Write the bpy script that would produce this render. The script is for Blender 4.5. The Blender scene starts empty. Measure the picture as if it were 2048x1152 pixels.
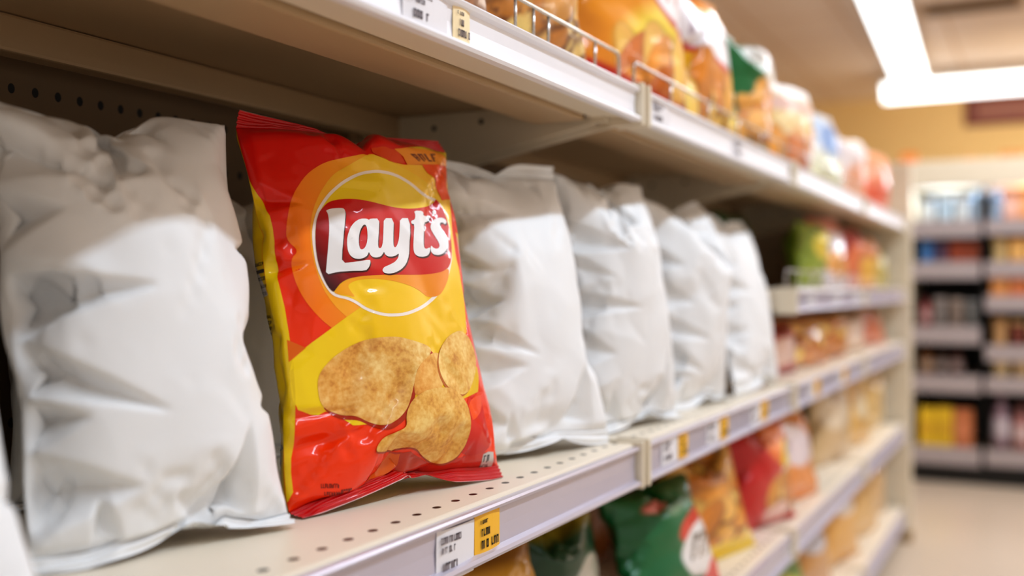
import bpy, bmesh, math, random
import numpy as np
from mathutils import Vector, Matrix
from mathutils.geometry import tessellate_polygon

sc = bpy.context.scene
COL = sc.collection
CH = 0.88                      # camera height above the floor; heights below are given from the camera level
FY = 0.44                      # aisle face of the shelving
rad = math.radians

# ------------------------------------------------------------------ colours and materials
def lin(c):
    r = []
    for x in c[:3]:
        x = x / 255.0
        r.append(x / 12.92 if x <= .04045 else ((x + .055) / 1.055) ** 2.4)
    return (r[0], r[1], r[2], 1.0)

def mat(name, rgb, rough=.5, metal=0.0, noise=0.06, scale=30.0, coat=0.0, emit=0.0, emit_rgb=None, spec=.5, bump=0.0):
    m = bpy.data.materials.new(name); m.use_nodes = True
    nt = m.node_tree; N = nt.nodes; L = nt.links
    b = N['Principled BSDF']
    b.inputs['Roughness'].default_value = rough
    b.inputs['Metallic'].default_value = metal
    b.inputs['Coat Weight'].default_value = coat
    b.inputs['Coat Roughness'].default_value = .12
    b.inputs['Specular IOR Level'].default_value = spec
    tc = N.new('ShaderNodeTexCoord'); nz = N.new('ShaderNodeTexNoise')
    nz.inputs['Scale'].default_value = scale; nz.inputs['Detail'].default_value = 3
    L.new(tc.outputs['Object'], nz.inputs['Vector'])
    mx = N.new('ShaderNodeMix'); mx.data_type = 'RGBA'
    c = lin(rgb)
    mx.inputs[6].default_value = tuple(x * (1 - noise) for x in c[:3]) + (1,)
    mx.inputs[7].default_value = tuple(min(1, x * (1 + noise)) for x in c[:3]) + (1,)
    L.new(nz.outputs['Fac'], mx.inputs[0]); L.new(mx.outputs[2], b.inputs['Base Color'])
    if bump:
        bp = N.new('ShaderNodeBump'); bp.inputs['Strength'].default_value = bump; bp.inputs['Distance'].default_value = .001
        L.new(nz.outputs['Fac'], bp.inputs['Height']); L.new(bp.outputs['Normal'], b.inputs['Normal'])
    if emit:
        b.inputs['Emission Color'].default_value = lin(emit_rgb or rgb); b.inputs['Emission Strength'].default_value = emit
    return m

def film_mat(name, rough, coat, spec=.5, attr='Col', crinkle=0.0, crinkle_scale=60.0):
    """plastic or paper film whose print colours are stored on the mesh itself"""
    m = bpy.data.materials.new(name); m.use_nodes = True
    N = m.node_tree.nodes; L = m.node_tree.links; b = N['Principled BSDF']
    a = N.new('ShaderNodeVertexColor'); a.layer_name = attr
    L.new(a.outputs['Color'], b.inputs['Base Color'])
    b.inputs['Roughness'].default_value = rough
    b.inputs['Coat Weight'].default_value = coat; b.inputs['Coat Roughness'].default_value = .04
    b.inputs['Specular IOR Level'].default_value = spec
    if crinkle:
        tc = N.new('ShaderNodeTexCoord'); nz = N.new('ShaderNodeTexNoise'); nz.inputs['Scale'].default_value = crinkle_scale
        nz.inputs['Detail'].default_value = 2; nz.inputs['Distortion'].default_value = .6
        bp = N.new('ShaderNodeBump'); bp.inputs['Strength'].default_value = crinkle; bp.inputs['Distance'].default_value = .004
        L.new(tc.outputs['Object'], nz.inputs['Vector']); L.new(nz.outputs['Fac'], bp.inputs['Height'])
        L.new(bp.outputs['Normal'], b.inputs['Normal'])
    return m

def chip_mat(name):
    """fried potato: mottled tan and brown"""
    m = bpy.data.materials.new(name); m.use_nodes = True
    N = m.node_tree.nodes; L = m.node_tree.links; b = N['Principled BSDF']
    tc = N.new('ShaderNodeTexCoord'); nz = N.new('ShaderNodeTexNoise'); n2 = N.new('ShaderNodeTexNoise')
    nz.inputs['Scale'].default_value = 34; nz.inputs['Detail'].default_value = 5; nz.inputs['Roughness'].default_value = .6
    n2.inputs['Scale'].default_value = 230; n2.inputs['Detail'].default_value = 4
    add = N.new('ShaderNodeMath'); add.operation = 'MULTIPLY_ADD'; add.inputs[1].default_value = .42
    L.new(tc.outputs['Object'], nz.inputs['Vector']); L.new(tc.outputs['Object'], n2.inputs['Vector'])
    L.new(n2.outputs['Fac'], add.inputs[0]); 
    mul = N.new('ShaderNodeMath'); mul.operation = 'MULTIPLY'; mul.inputs[1].default_value = .75
    L.new(nz.outputs['Fac'], mul.inputs[0]); L.new(mul.outputs[0], add.inputs[2])
    r = N.new('ShaderNodeValToRGB'); e = r.color_ramp.elements
    e[0].position = .38; e[0].color = lin((196, 128, 48)); e[1].position = .74; e[1].color = lin((250, 222, 158))
    k = r.color_ramp.elements.new(.55); k.color = lin((232, 182, 98))
    L.new(add.outputs[0], r.inputs['Fac'])
    a = N.new('ShaderNodeVertexColor'); a.layer_name = 'Col'
    mx = N.new('ShaderNodeMix'); mx.data_type = 'RGBA'; mx.blend_type = 'MULTIPLY'; mx.inputs[0].default_value = 1
    L.new(r.outputs['Color'], mx.inputs[6]); L.new(a.outputs['Color'], mx.inputs[7])
    L.new(mx.outputs[2], b.inputs['Base Color'])
    b.inputs['Roughness'].default_value = .5; b.inputs['Coat Weight'].default_value = .15
    return m

def hole_mat(name, rgb, px, pz, rx, rz, axes, offs, rough=.4, one_row=False, hole_rgb=(18, 14, 10)):
    """painted steel sheet with punched holes on a grid (px, pz pitch) measured in the object's own axes"""
    m = bpy.data.materials.new(name); m.use_nodes = True
    N = m.node_tree.nodes; L = m.node_tree.links; b = N['Principled BSDF']; b.inputs['Roughness'].default_value = rough
    tc = N.new('ShaderNodeTexCoord'); sp = N.new('ShaderNodeSeparateXYZ'); L.new(tc.outputs['Object'], sp.inputs[0])
    def math_(op, a, v):
        n = N.new('ShaderNodeMath'); n.operation = op
        L.new(a, n.inputs[0])
        if isinstance(v, float) or isinstance(v, int): n.inputs[1].default_value = v
        elif v is not None: L.new(v, n.inputs[1])
        return n.outputs[0]
    def cell(sock, p, o, r, single):
        s = math_('SUBTRACT', sock, float(o))
        if not single:
            s = math_('DIVIDE', s, float(p)); s = math_('ADD', s, 500.5); s = math_('FRACT', s, None)
            s = math_('SUBTRACT', s, .5); s = math_('MULTIPLY', s, float(p))
        s = math_('DIVIDE', s, float(r))
        return math_('MULTIPLY', s, s)
    d = math_('ADD', cell(sp.outputs[axes[0]], px, offs[0], rx, False), cell(sp.outputs[axes[1]], pz, offs[1], rz, one_row))
    h = math_('LESS_THAN', d, 1.0)
    nz = N.new('ShaderNodeTexNoise'); nz.inputs['Scale'].default_value = 6; L.new(tc.outputs['Object'], nz.inputs['Vector'])
    c = lin(rgb); m0 = N.new('ShaderNodeMix'); m0.data_type = 'RGBA'
    m0.inputs[6].default_value = tuple(x * .95 for x in c[:3]) + (1,); m0.inputs[7].default_value = c
    L.new(nz.outputs['Fac'], m0.inputs[0])
    mx = N.new('ShaderNodeMix'); mx.data_type = 'RGBA'; mx.inputs[7].default_value = lin(hole_rgb)
    L.new(h, mx.inputs[0]); L.new(m0.outputs[2], mx.inputs[6]); L.new(mx.outputs[2], b.inputs['Base Color'])
    return m

M = {}
M['cream'] = mat('cream_steel', (226, 214, 192), .42, noise=.03, scale=5)
M['cream_shade'] = mat('cream_steel_painted_shade', (182, 156, 122), .5, noise=.04, scale=5)  # darker copy of the cream steel: under-shelf shade put into the colour
M['deck'] = hole_mat('cream_perforated_deck', (246, 234, 214), .0317, .03, .0048, .0036, (0, 1), (.004, .0195), one_row=True)
M['peg'] = hole_mat('tan_pegboard', (128, 104, 74), .0254, .0508, .0036, .0046, (0, 2), (.012, .182), rough=.6)
M['rail'] = mat('silver_price_channel', (196, 190, 202), .28, metal=.25, noise=.03, scale=14)
M['rail_white'] = mat('white_price_channel', (240, 238, 242), .36, noise=.03, scale=14)
M['tag_faded'] = mat('faded_yellow_tag_paper', (250, 228, 184), .5, noise=.03)
M['chrome'] = mat('bright_wire', (205, 203, 200), .22, metal=.9, noise=.03)
M['black'] = mat('black_plastic', (16, 15, 14), .5)
M['kick'] = mat('dark_kick_plate', (60, 52, 46), .5)
M['paper'] = mat('white_tag_paper', (232, 229, 232), .5, noise=.02)
M['tag_yellow'] = mat('yellow_tag_paper', (246, 188, 52), .5, noise=.03)
M['ink'] = mat('grey_print_ink', (120, 108, 112), .6)
M['ink_dark'] = mat('dark_print_ink', (44, 40, 24), .6)
M['lamp'] = mat('white_light_diffuser', (255, 255, 255), .5, emit=3.2, emit_rgb=(240, 250, 255))
M['lamp_body'] = mat('white_lamp_housing', (230, 230, 228), .5)
M['film'] = film_mat('printed_glossy_film', .33, .6, spec=.2, crinkle=.07, crinkle_scale=24)
M['film_back'] = film_mat('printed_snack_film', .3, .4, crinkle=.10, crinkle_scale=40)
M['white_film'] = film_mat('plain_white_paper_film', .48, .0, spec=.35, crinkle=.05, crinkle_scale=22)
M['chip'] = chip_mat('fried_potato_print')

# ------------------------------------------------------------------ object helpers
def link(o): COL.objects.link(o); return o

def tag(o, label=None, cat=None, group=None, kind=None):
    if label: o['label'] = label
    if cat: o['category'] = cat
    if group: o['group'] = group
    if kind: o['kind'] = kind
    return o

def empty(name, loc=(0, 0, 0), rot=(0, 0, 0), label=None, cat=None, group=None):
    o = bpy.data.objects.new(name, None); link(o); o.location = loc; o.rotation_euler = rot; o.empty_display_size = .02
    return tag(o, label, cat, group)

def obj(name, bm, mats, parent=None, smooth=False, loc=None):
    me = bpy.data.meshes.new(name); bmesh.ops.recalc_face_normals(bm, faces=bm.faces[:]); bm.to_mesh(me); bm.free()
    for m in (mats if isinstance(mats, (list, tuple)) else [mats]): me.materials.append(m)
    if smooth: me.polygons.foreach_set('use_smooth', [True] * len(me.polygons))
    o = bpy.data.objects.new(name, me); link(o)
    if parent is not None: o.parent = parent
    if loc is not None: o.location = loc
    return o

def BM(): return bmesh.new()

def box(bm, lo, hi, bev=0.0, seg=2, mi=0):
    r = bmesh.ops.create_cube(bm, size=1)
    vs = r['verts']
    for v in vs:
        v.co = Vector([lo[i] + (hi[i] - lo[i]) * (v.co[i] + .5) for i in range(3)])
    fs = list({f for v in vs for f in v.link_faces})
    for f in fs: f.material_index = mi
    if bev:
        es = list({e for v in vs for e in v.link_edges})
        rr = bmesh.ops.bevel(bm, geom=es, offset=bev, segments=seg, affect='EDGES', profile=.6)
        for f in rr['faces']: f.material_index = mi
    return bm

def prism(bm, pts, axis, a, b, mi=0):
    """extrude a polygon: axis 'x' -> pts are (y, z); axis 'y' -> (x, z); axis 'z' -> (x, y)"""
    def P(p, t):
        return (t, p[0], p[1]) if axis == 'x' else (p[0], t, p[1]) if axis == 'y' else (p[0], p[1], t)
    A = [bm.verts.new(P(p, a)) for p in pts]; B = [bm.verts.new(P(p, b)) for p in pts]
    n = len(pts); fs = []
    fs.append(bm.faces.new(A)); fs.append(bm.faces.new(B[::-1]))
    for i in range(n): fs.append(bm.faces.new((A[i], B[i], B[(i + 1) % n], A[(i + 1) % n])))
    for f in fs: f.material_index = mi
    return bm

def tube(bm, pts, r, n=8, mi=0):
    pts = [Vector(p) for p in pts]; rings = []
    for i, p in enumerate(pts):
        t = (pts[min(i + 1, len(pts) - 1)] - pts[max(i - 1, 0)]).normalized()
        u = t.cross(Vector((0, 0, 1)) if abs(t.z) < .9 else Vector((1, 0, 0))).normalized(); w = t.cross(u)
        rings.append([bm.verts.new(p + (u * math.cos(k * 2 * math.pi / n) + w * math.sin(k * 2 * math.pi / n)) * r) for k in range(n)])
    for a, b in zip(rings, rings[1:]):
        for k in range(n):
            f = bm.faces.new((a[k], a[(k + 1) % n], b[(k + 1) % n], b[k])); f.material_index = mi; f.smooth = True
    bm.faces.new(rings[0][::-1]).material_index = mi; bm.faces.new(rings[-1]).material_index = mi
    return bm

def lathe(bm, prof, n=20, mi=0, c=(0, 0, 0)):
    rings = []
    for r, z in prof:
        rings.append([bm.verts.new((c[0] + r * math.cos(k * 2 * math.pi / n), c[1] + r * math.sin(k * 2 * math.pi / n), c[2] + z)) for k in range(n)])
    for a, b in zip(rings, rings[1:]):
        for k in range(n):
            f = bm.faces.new((a[k], a[(k + 1) % n], b[(k + 1) % n], b[k])); f.material_index = mi; f.smooth = True
    bm.faces.new(rings[0][::-1]).material_index = mi; bm.faces.new(rings[-1]).material_index = mi
    return bm

# ------------------------------------------------------------------ camera
TH = rad(26.9)                 # the camera looks this far to the left of the aisle direction (+X)
CT, ST = math.cos(TH), math.sin(TH)
FPX = 2100.0
cam = bpy.data.cameras.new('camera'); camo = link(bpy.data.objects.new('camera', cam))
cam.sensor_width = 36; cam.lens = 36 * FPX / 2048; cam.clip_start = .02; cam.clip_end = 60
camo.location = (0, 0, CH); camo.rotation_euler = (rad(90), 0, TH - rad(90))
cam.dof.use_dof = True; cam.dof.focus_distance = .93; cam.dof.aperture_fstop = 2.1; cam.dof.aperture_blades = 0
sc.camera = camo

# ------------------------------------------------------------------ light
sc.view_settings.view_transform = 'Standard'; sc.view_settings.look = 'Medium High Contrast'
sc.view_settings.exposure = 0.0; sc.view_settings.gamma = 1.0
w = bpy.data.worlds.new('shop_ambient'); sc.world = w; w.use_nodes = True
bg = w.node_tree.nodes['Background']; bg.inputs[0].default_value = lin((240, 230, 220)); bg.inputs[1].default_value = .68

def area(name, loc, rot, sx, sy, power, rgb=(255, 255, 255), spread=180):
    l = bpy.data.lights.new(name, 'AREA'); l.shape = 'RECTANGLE'; l.size = sx; l.size_y = sy; l.energy = power; l.color = lin(rgb)[:3]
    l.spread = rad(spread)
    o = link(bpy.data.objects.new(name, l)); o.location = loc; o.rotation_euler = rot
    return o
area('aisle_strip_lamp', (1.6, -.86, CH + 1.72), (0, 0, 0), 5.0, .10, 62, (216, 236, 255))
area('far_aisle_lamp', (4.2, -.3, CH + 1.72), (0, 0, 0), .3, 2.0, 30, (240, 248, 255))
area('added_ceiling_fill', (5.2, -2.6, CH + .1), (rad(180), 0, 0), 3.0, 1.5, 105, (255, 250, 244))  # fill light added out of view to brighten the ceiling, no real fitting
area('added_wall_fill', (8.2, -.9, CH + .5), (0, rad(-100), 0), .5, 3.0, 26, (255, 238, 205))  # unseen fill added to brighten the lower part of the yellow wall
# ------------------------------------------------------------------ the setting
fl = mat('beige_polished_floor', (206, 188, 168), .3, noise=.05, scale=1.5)
bm = BM(); box(bm, (-3, -4.5, -.05), (11, 4.5, 0)); o = obj('floor', bm, fl); tag(o, kind='structure')

def ceiling_mat():
    m = mat('tan_ceiling_tile', (230, 214, 202), .9, noise=.03, scale=3)
    N = m.node_tree.nodes; L = m.node_tree.links; b = N['Principled BSDF']
    br = N.new('ShaderNodeTexBrick'); br.offset = 0; br.inputs['Scale'].default_value = 1.0
    br.inputs['Brick Width'].default_value = 1.2; br.inputs['Row Height'].default_value = .6; br.inputs['Mortar Size'].default_value = .012
    tc = N.new('ShaderNodeTexCoord'); L.new(tc.outputs['Object'], br.inputs['Vector'])
    src = b.inputs['Base Color'].links[0].from_socket
    br.inputs['Mortar'].default_value = lin((206, 178, 150)); L.new(src, br.inputs['Color1']); L.new(src, br.inputs['Color2'])
    L.new(br.outputs['Color'], b.inputs['Base Color'])
    b.inputs['Emission Strength'].default_value = 0
    return m
CEIL = CH + 1.82
bm = BM(); box(bm, (-3, -4.5, CEIL), (11, 4.5, CEIL + .05)); o = obj('ceiling', bm, ceiling_mat()); tag(o, kind='structure')
wm = mat('yellow_painted_wall', (234, 202, 144), .7, noise=.03, scale=2)
bm = BM(); box(bm, (10.6, -4.5, 0), (10.7, 4.5, CEIL)); o = obj('wall_back', bm, wm); tag(o, kind='structure')
bm = BM(); box(bm, (-3, 4.4, 0), (10.6, 4.5, CEIL)); o = obj('wall_left', bm, wm); tag(o, kind='structure')

# ceiling lights: two linear fittings that meet in an L
def linear_light(x0, y0, x1, y1, z, label, wd=.2, ht=.12):
    a = Vector((x0, y0)); b_ = Vector((x1, y1)); Ln = (b_ - a).length; ang = math.atan2(y1 - y0, x1 - x0)
    root = empty('linear_ceiling_light', (x0, y0, CH + z), (0, 0, ang), label, 'light', 'linear lights of the L on the ceiling')
    bm = BM()
    n = 10; prof = []
    for k in range(n + 1):
        t = math.pi + math.pi * k / n
        prof.append((math.cos(t) * wd / 2, math.sin(t) * ht * .7))
    prism(bm, prof, 'x', .02, Ln - .02); obj('diffuser', bm, M['lamp'], root)
    bm = BM(); box(bm, (0, -wd / 2 - .004, 0), (Ln, wd / 2 + .004, .03), .006); obj('housing', bm, M['lamp_body'], root)
    for e in (0, Ln - .02):
        bm = BM(); prism(bm, [(p[0] * 1.04, p[1] * 1.04) for p in prof], 'x', e, e + .02); obj('end_cap', bm, M['lamp_body'], root)
    for e in (Ln * .2, Ln * .8):
        bm = BM(); box(bm, (e - .01, -.01, .03), (e + .01, .01, 1.82 - z), 0); obj('bracket', bm, M['lamp_body'], root)
linear_light(5.2, .80, 9.25, .99, 1.73, 'long white linear light running along the aisle on the ceiling', .25)
linear_light(9.42, 1.24, 9.42, -1.6, 1.72, 'white linear light running across the ceiling in front of the yellow wall', .2, .2)

# dark air vent in the ceiling
vent = empty('ceiling_vent', (7.35, .42, CEIL), label='dark slatted air vent in the tan ceiling right of the long light', cat='vent')
bm = BM(); box(bm, (-.16, -.28, -.006), (.16, .28, 0), .003); obj('backing', bm, M['kick'], vent)
bm = BM()
for s in (-1, 1):
    box(bm, (-.18, s * .29 - .015, -.014), (.18, s * .29 + .015, 0), .003); box(bm, (s * .17 - .015, -.3, -.014), (s * .17 + .015, .3, 0), .003)
obj('frame', bm, mat('tan_vent_frame', (176, 146, 116), .6), vent)
bm = BM()
for k in range(6): box(bm, (-.14 + k * .05, -.28, -.012), (-.12 + k * .05, .28, -.006), .001)
obj('grille', bm, mat('dark_vent_slat', (110, 88, 70), .6), vent)

# dark red sign on the rear wall: its line of pale lettering is too blurred to read
sg = empty('wall_sign', (10.6, .66, CH + 1.63), label='dark maroon sign board high on the yellow back wall', cat='sign')
bm = BM(); box(bm, (-.03, -1.2, -.135), (0, 0, .135), .006); obj('board', bm, mat('maroon_sign_board', (120, 62, 56), .5), sg)
bm = BM(); box(bm, (-.034, -1.12, -.05), (-.03, -.1, .05), .002); obj('lettering', bm, mat('pale_maroon_lettering', (168, 120, 108), .6), sg)

# ------------------------------------------------------------------ shelving
BAYS = [(0.0, 1.193), (1.207, 2.043), (2.057, 2.943), (2.957, 3.85)]
BAYN = ['nearest', 'second', 'third', 'farthest']
YB = .84
for (x0, x1), nm in zip(BAYS, BAYN):
    r = empty('pegboard_back_panel', (x0, YB, CH), label='tan pegboard back panel with punched holes behind the shelves of the %s bay' % nm, cat='back panel', group='gondola back panels')
    bm = BM(); box(bm, (0, 0, -.86), (x1 - x0, .012, .44), .001); obj('board', bm, M['peg'], r).location = (0, 0, 0)
    for a, b_ in ((-.004, .028), (x1 - x0 - .026, x1 - x0 + .004)):
        bm = BM(); box(bm, (a, -.014, -.86), (b_, .0, .44), .002); obj('upright', bm, M['cream_shade'], r)
# the pegboard's visible row of holes lies just under the upper shelf

ZT, ZM, ZX, ZL, ZB = .242, -.186, -.002, -.470, -.760

def shelf(x0, x1, z, label, nm, thick=.042, lip_tags=None, depth=None, bracket=True, deck=None):
    """one steel shelf: z is its top surface"""
    L_ = x1 - x0; D = YB - FY - .016
    r = empty('gondola_shelf', (x0, FY, CH + z), label=label, cat='shelf', group='steel gondola shelves')
    bm = BM(); box(bm, (.002, -.002, -.014), (L_ - .002, D, 0), .003)
    bm.normal_update()
    for f in bm.faces: f.material_index = 1 if f.normal.z < -.9 else 0  # the deck's underside gets the cream with shade painted in
    obj('deck', bm, [deck or M['deck'], M['cream_shade']], r)
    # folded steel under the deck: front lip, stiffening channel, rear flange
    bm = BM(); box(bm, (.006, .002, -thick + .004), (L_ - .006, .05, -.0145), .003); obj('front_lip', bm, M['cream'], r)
    bm = BM(); box(bm, (.02, .0505, -thick - .002), (L_ - .035, .118, -.0145), .003); obj('stiffening_channel', bm, M['cream_shade'], r)
    bm = BM(); box(bm, (.006, D - .06, -thick - .006), (L_ - .006, D - .035, -.0145), .003); obj('rear_flange', bm, M['cream_shade'], r)
    # price channel: C-shaped plastic extrusion with a rolled top and bottom lip
    a, b_ = -.003, -thick - .004
    prof = [(-.0025, a), (-.010, a), (-.0115, a - .002), (-.010, a - .005), (-.0055, a - .007), (-.0045, (a + b_) / 2), (-.0055, b_ + .008),
            (-.0115, b_ + .006), (-.013, b_ + .003), (-.0115, b_), (-.0025, b_)]
    bm = BM(); prism(bm, prof, 'x', .012, L_ - .012); obj('price_channel', bm, M['rail_white'] if z == ZT else M['rail'], r)
    # cream end flanges that close the front at both ends
    for s, e in ((0, .009), (L_ - .009, L_)):
        bm = BM(); box(bm, (s, -.014, -thick - .008), (e, .03, .0035), .003); obj('end_flange', bm, M['cream'], r)
    if bracket:
        for xx in (.014, L_ - .018):
            bm = BM()
            prism(bm, [(.03, -.016), (D, -.016), (D, -.10), (D - .05, -.10), (.05, -thick - .004), (.03, -thick - .001)], 'x', xx, xx + .004)
            b_o = obj('bracket', bm, M['cream'], r)
            for yy, zz, rr in () if z != ZT else ((.06, -.033, .004), (.09, -.028, .0025), (.2, -.03, .0035), (.27, -.034, .0035), (D - .03, -.05, .005)):
                bm = BM(); ring = [(yy + rr * math.cos(k * math.pi / 6), zz + rr * math.sin(k * math.pi / 6)) for k in range(12)]
                prism(bm, ring, 'x', xx - .0004, xx + .0044)
                obj('bolt_hole', bm, M['black'], b_o)
    return r
for (x0, x1), nm in zip(BAYS, BAYN):
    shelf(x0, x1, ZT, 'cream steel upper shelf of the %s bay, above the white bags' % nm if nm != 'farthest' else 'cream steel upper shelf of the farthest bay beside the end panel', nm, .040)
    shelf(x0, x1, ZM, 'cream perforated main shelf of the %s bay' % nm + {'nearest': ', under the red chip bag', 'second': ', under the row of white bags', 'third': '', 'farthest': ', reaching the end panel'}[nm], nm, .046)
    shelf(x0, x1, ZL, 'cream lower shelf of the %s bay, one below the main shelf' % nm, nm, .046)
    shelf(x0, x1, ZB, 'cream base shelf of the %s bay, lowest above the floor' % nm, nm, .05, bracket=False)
for (x0, x1), nm in list(zip(BAYS, BAYN))[2:]:
    shelf(x0, x1, ZX, 'extra middle shelf of the %s bay, between main and upper shelf' % nm, nm, .042)
for (x0, x1), nm in zip(BAYS, BAYN):
    r = empty('kick_plate', (x0, FY + .03, 0), label='dark kick plate under the base shelf of the %s bay' % nm, cat='kick plate', group='gondola kick plates')
    bm = BM(); box(bm, (0, 0, 0), (x1 - x0, .02, CH + ZB - .056), .002); obj('plate', bm, M['kick'], r)
    bm = BM(); box(bm, (0, -.004, .0), (x1 - x0, 0, .012), .001); obj('floor_strip', bm, M['black'], r)
ep = empty('gondola_end_panel', (3.86, .412, 0), label='tall cream end panel closing the far end of the shelves', cat='end panel')
bm = BM(); box(bm, (0, 0, .02), (.04, .473, CH + .435), .006); obj('panel', bm, M['cream'], ep)
bm = BM(); box(bm, (-.004, -.004, 0), (.044, .477, .04), .004); obj('foot', bm, M['cream_shade'], ep)

# chrome wire fences on the upper shelf
def fence(x0, x1, ups, label, z=ZT):
    r = empty('wire_fence', (0, FY + .012, CH + z), label=label, cat='wire fence', group='chrome wire fences on the shelf fronts')
    h = .037
    bm = BM(); tube(bm, [(x0, 0, .001), (x0, 0, h - .006), (x0 + .002, 0, h - .002), (x0 + .006, 0, h), (x1 - .006, 0, h), (x1 - .002, 0, h - .002), (x1, 0, h - .006), (x1, 0, .001)], .0021)
    obj('top_wire', bm, M['chrome'], r)
    bm = BM(); tube(bm, [(x0 - .004, 0, .002), (x1 + .004, 0, .002)], .0018); obj('base_wire', bm, M['chrome'], r)
    for x in ups:
        bm = BM(); tube(bm, [(x, .001, .002), (x, .001, h)], .0017); obj('upright_wire', bm, M['chrome'], r)
fence(.08, 1.172, [.2, .33, .45, .58, .70, .79, .90, .94, .975, 1.10], 'chrome wire fence in front of the clear bag of chips on the upper shelf')
fence(1.222, 2.03, [1.37, 1.55, 1.72, 1.88], 'chrome wire fence in front of the orange and yellow bags on the upper shelf')
fence(2.075, 2.92, [2.3, 2.5, 2.7], 'chrome wire fence of the third bay, in front of the pale bags')

fence(2.08, 2.92, [2.2, 2.34, 2.5, 2.7], 'chrome wire fence along the front of the extra middle shelf', ZX)

# price tags
def strokes(bm, x0, x1, z0, z1, rnd, y, n):
    """a row of small printed marks too small to read"""
    wd = (x1 - x0) / n
    for k in range(n):
        if rnd.random() < .12: continue
        a = x0 + k * wd; t = wd * .24
        box(bm, (a, y - .0002, z0), (a + t, y, z1))
        if rnd.random() < .6: box(bm, (a, y - .0002, z1 - (z1 - z0) * .2), (a + wd * .7, y, z1))
        if rnd.random() < .5: box(bm, (a, y - .0002, z0), (a + wd * .7, y, z0 + (z1 - z0) * .2))
        if rnd.random() < .5: box(bm, (a + wd * .5, y - .0002, z0), (a + wd * .5 + t, y, z1))

def price_tag(x, z, wd, ht, white, label, group, paper=None, tilt=0, seed=0):
    r = empty('price_tag', (x, FY - .0062, CH + z), (0, rad(tilt), 0), label, 'price tag', group)
    bm = BM()
    n = 6
    for k in range(n):           # a thin card, slightly bowed
        pass
    pts = [(wd * k / n, -.0016 * math.sin(math.pi * k / n)) for k in range(n + 1)]
    prism(bm, pts + [(p[0], p[1] + .0006) for p in reversed(pts)], 'z', -ht, 0)
    obj('card', bm, paper or (M['paper'] if white else M['tag_yellow']), r)
    rnd = random.Random(seed); bm = BM(); y = -.0019
    if white:
        strokes(bm, wd * .06, wd * .62, -ht * .26, -ht * .13, rnd, y, 13)
        strokes(bm, wd * .08, wd * .45, -ht * .44, -ht * .32, rnd, y, 9)
        strokes(bm, wd * .12, wd * .55, -ht * .82, -ht * .62, rnd, y, 6)
    else:
        strokes(bm, wd * .16, wd * .55, -ht * .26, -ht * .17, rnd, y, 5)
        strokes(bm, wd * .2, wd * .55, -ht * .56, -ht * .38, rnd, y, 4)
        strokes(bm, wd * .2, wd * .9, -ht * .86, -ht * .66, rnd, y, 7)
    obj('lettering', bm, M['ink'] if white or paper else M['ink_dark'], r)
    return r
zt = ZM - .0075
price_tag(.722, zt - .002, .062, .043, True, 'white price tag with grey print on the main rail below the red bag', 'price tags of the main shelf', seed=3, tilt=1.5)
price_tag(.7845, zt - .0005, .046, .036, False, 'nearest yellow price tag on the main rail, below the red chip bag', 'price tags of the main shelf', seed=5)
for k, (x, wy) in enumerate([(1.345, .04), (1.545, .045), (1.80, .05), (2.27, .06), (2.62, .06)]):
    nth = ['just right of the rail joint', 'second after the rail joint', 'third after the rail joint', 'in the third bay, nearer one', 'in the third bay, farther one'][k]
    price_tag(x - .07, zt, .066, .034, True, 'small white price tag on the main rail, ' + nth, 'price tags of the main shelf', seed=20 + k)
    price_tag(x, zt, wy, .034, False, 'small yellow price tag on the main rail, ' + nth, 'price tags of the main shelf', seed=40 + k)
price_tag(.672, ZT - .0075, .066, .031, True, 'pale white price tag on the upper rail at the top of the picture', 'price tags of the upper shelf', seed=8)
price_tag(.748, ZT - .0075, .028, .030, False, 'faded yellow price tag on the upper rail beside the pale white one', 'price tags of the upper shelf', seed=9, paper=M['tag_faded'])
price_tag(1.235, ZT - .0075, .07, .030, True, 'white price tag on the upper rail just past the rail joint', 'price tags of the upper shelf', seed=10)
price_tag(1.62, ZT - .0075, .07, .030, True, 'white price tag on the upper rail under the yellow bag', 'price tags of the upper shelf', seed=11)
for k, x in enumerate([2.2, 2.5, 2.8]):
    price_tag(x, ZX - .0075, .07, .030, True, 'white price tag on the middle rail, ' + ['nearest', 'second', 'third'][k] + ' of three', 'price tags of the middle shelf', seed=60 + k)
for k, x in enumerate([2.0, 2.9]):
    price_tag(x, ZL - .0075, .07, .034, True, 'white price tag on the lower rail, ' + ['nearer', 'farther'][k] + ' of the two', 'price tags of the lower shelf', seed=70 + k)
# ------------------------------------------------------------------ bags: two film sheets sealed top and bottom and blown up by the cloth solver
BW, BH, SEAL = .24, .345, .016
KS = 3

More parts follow.
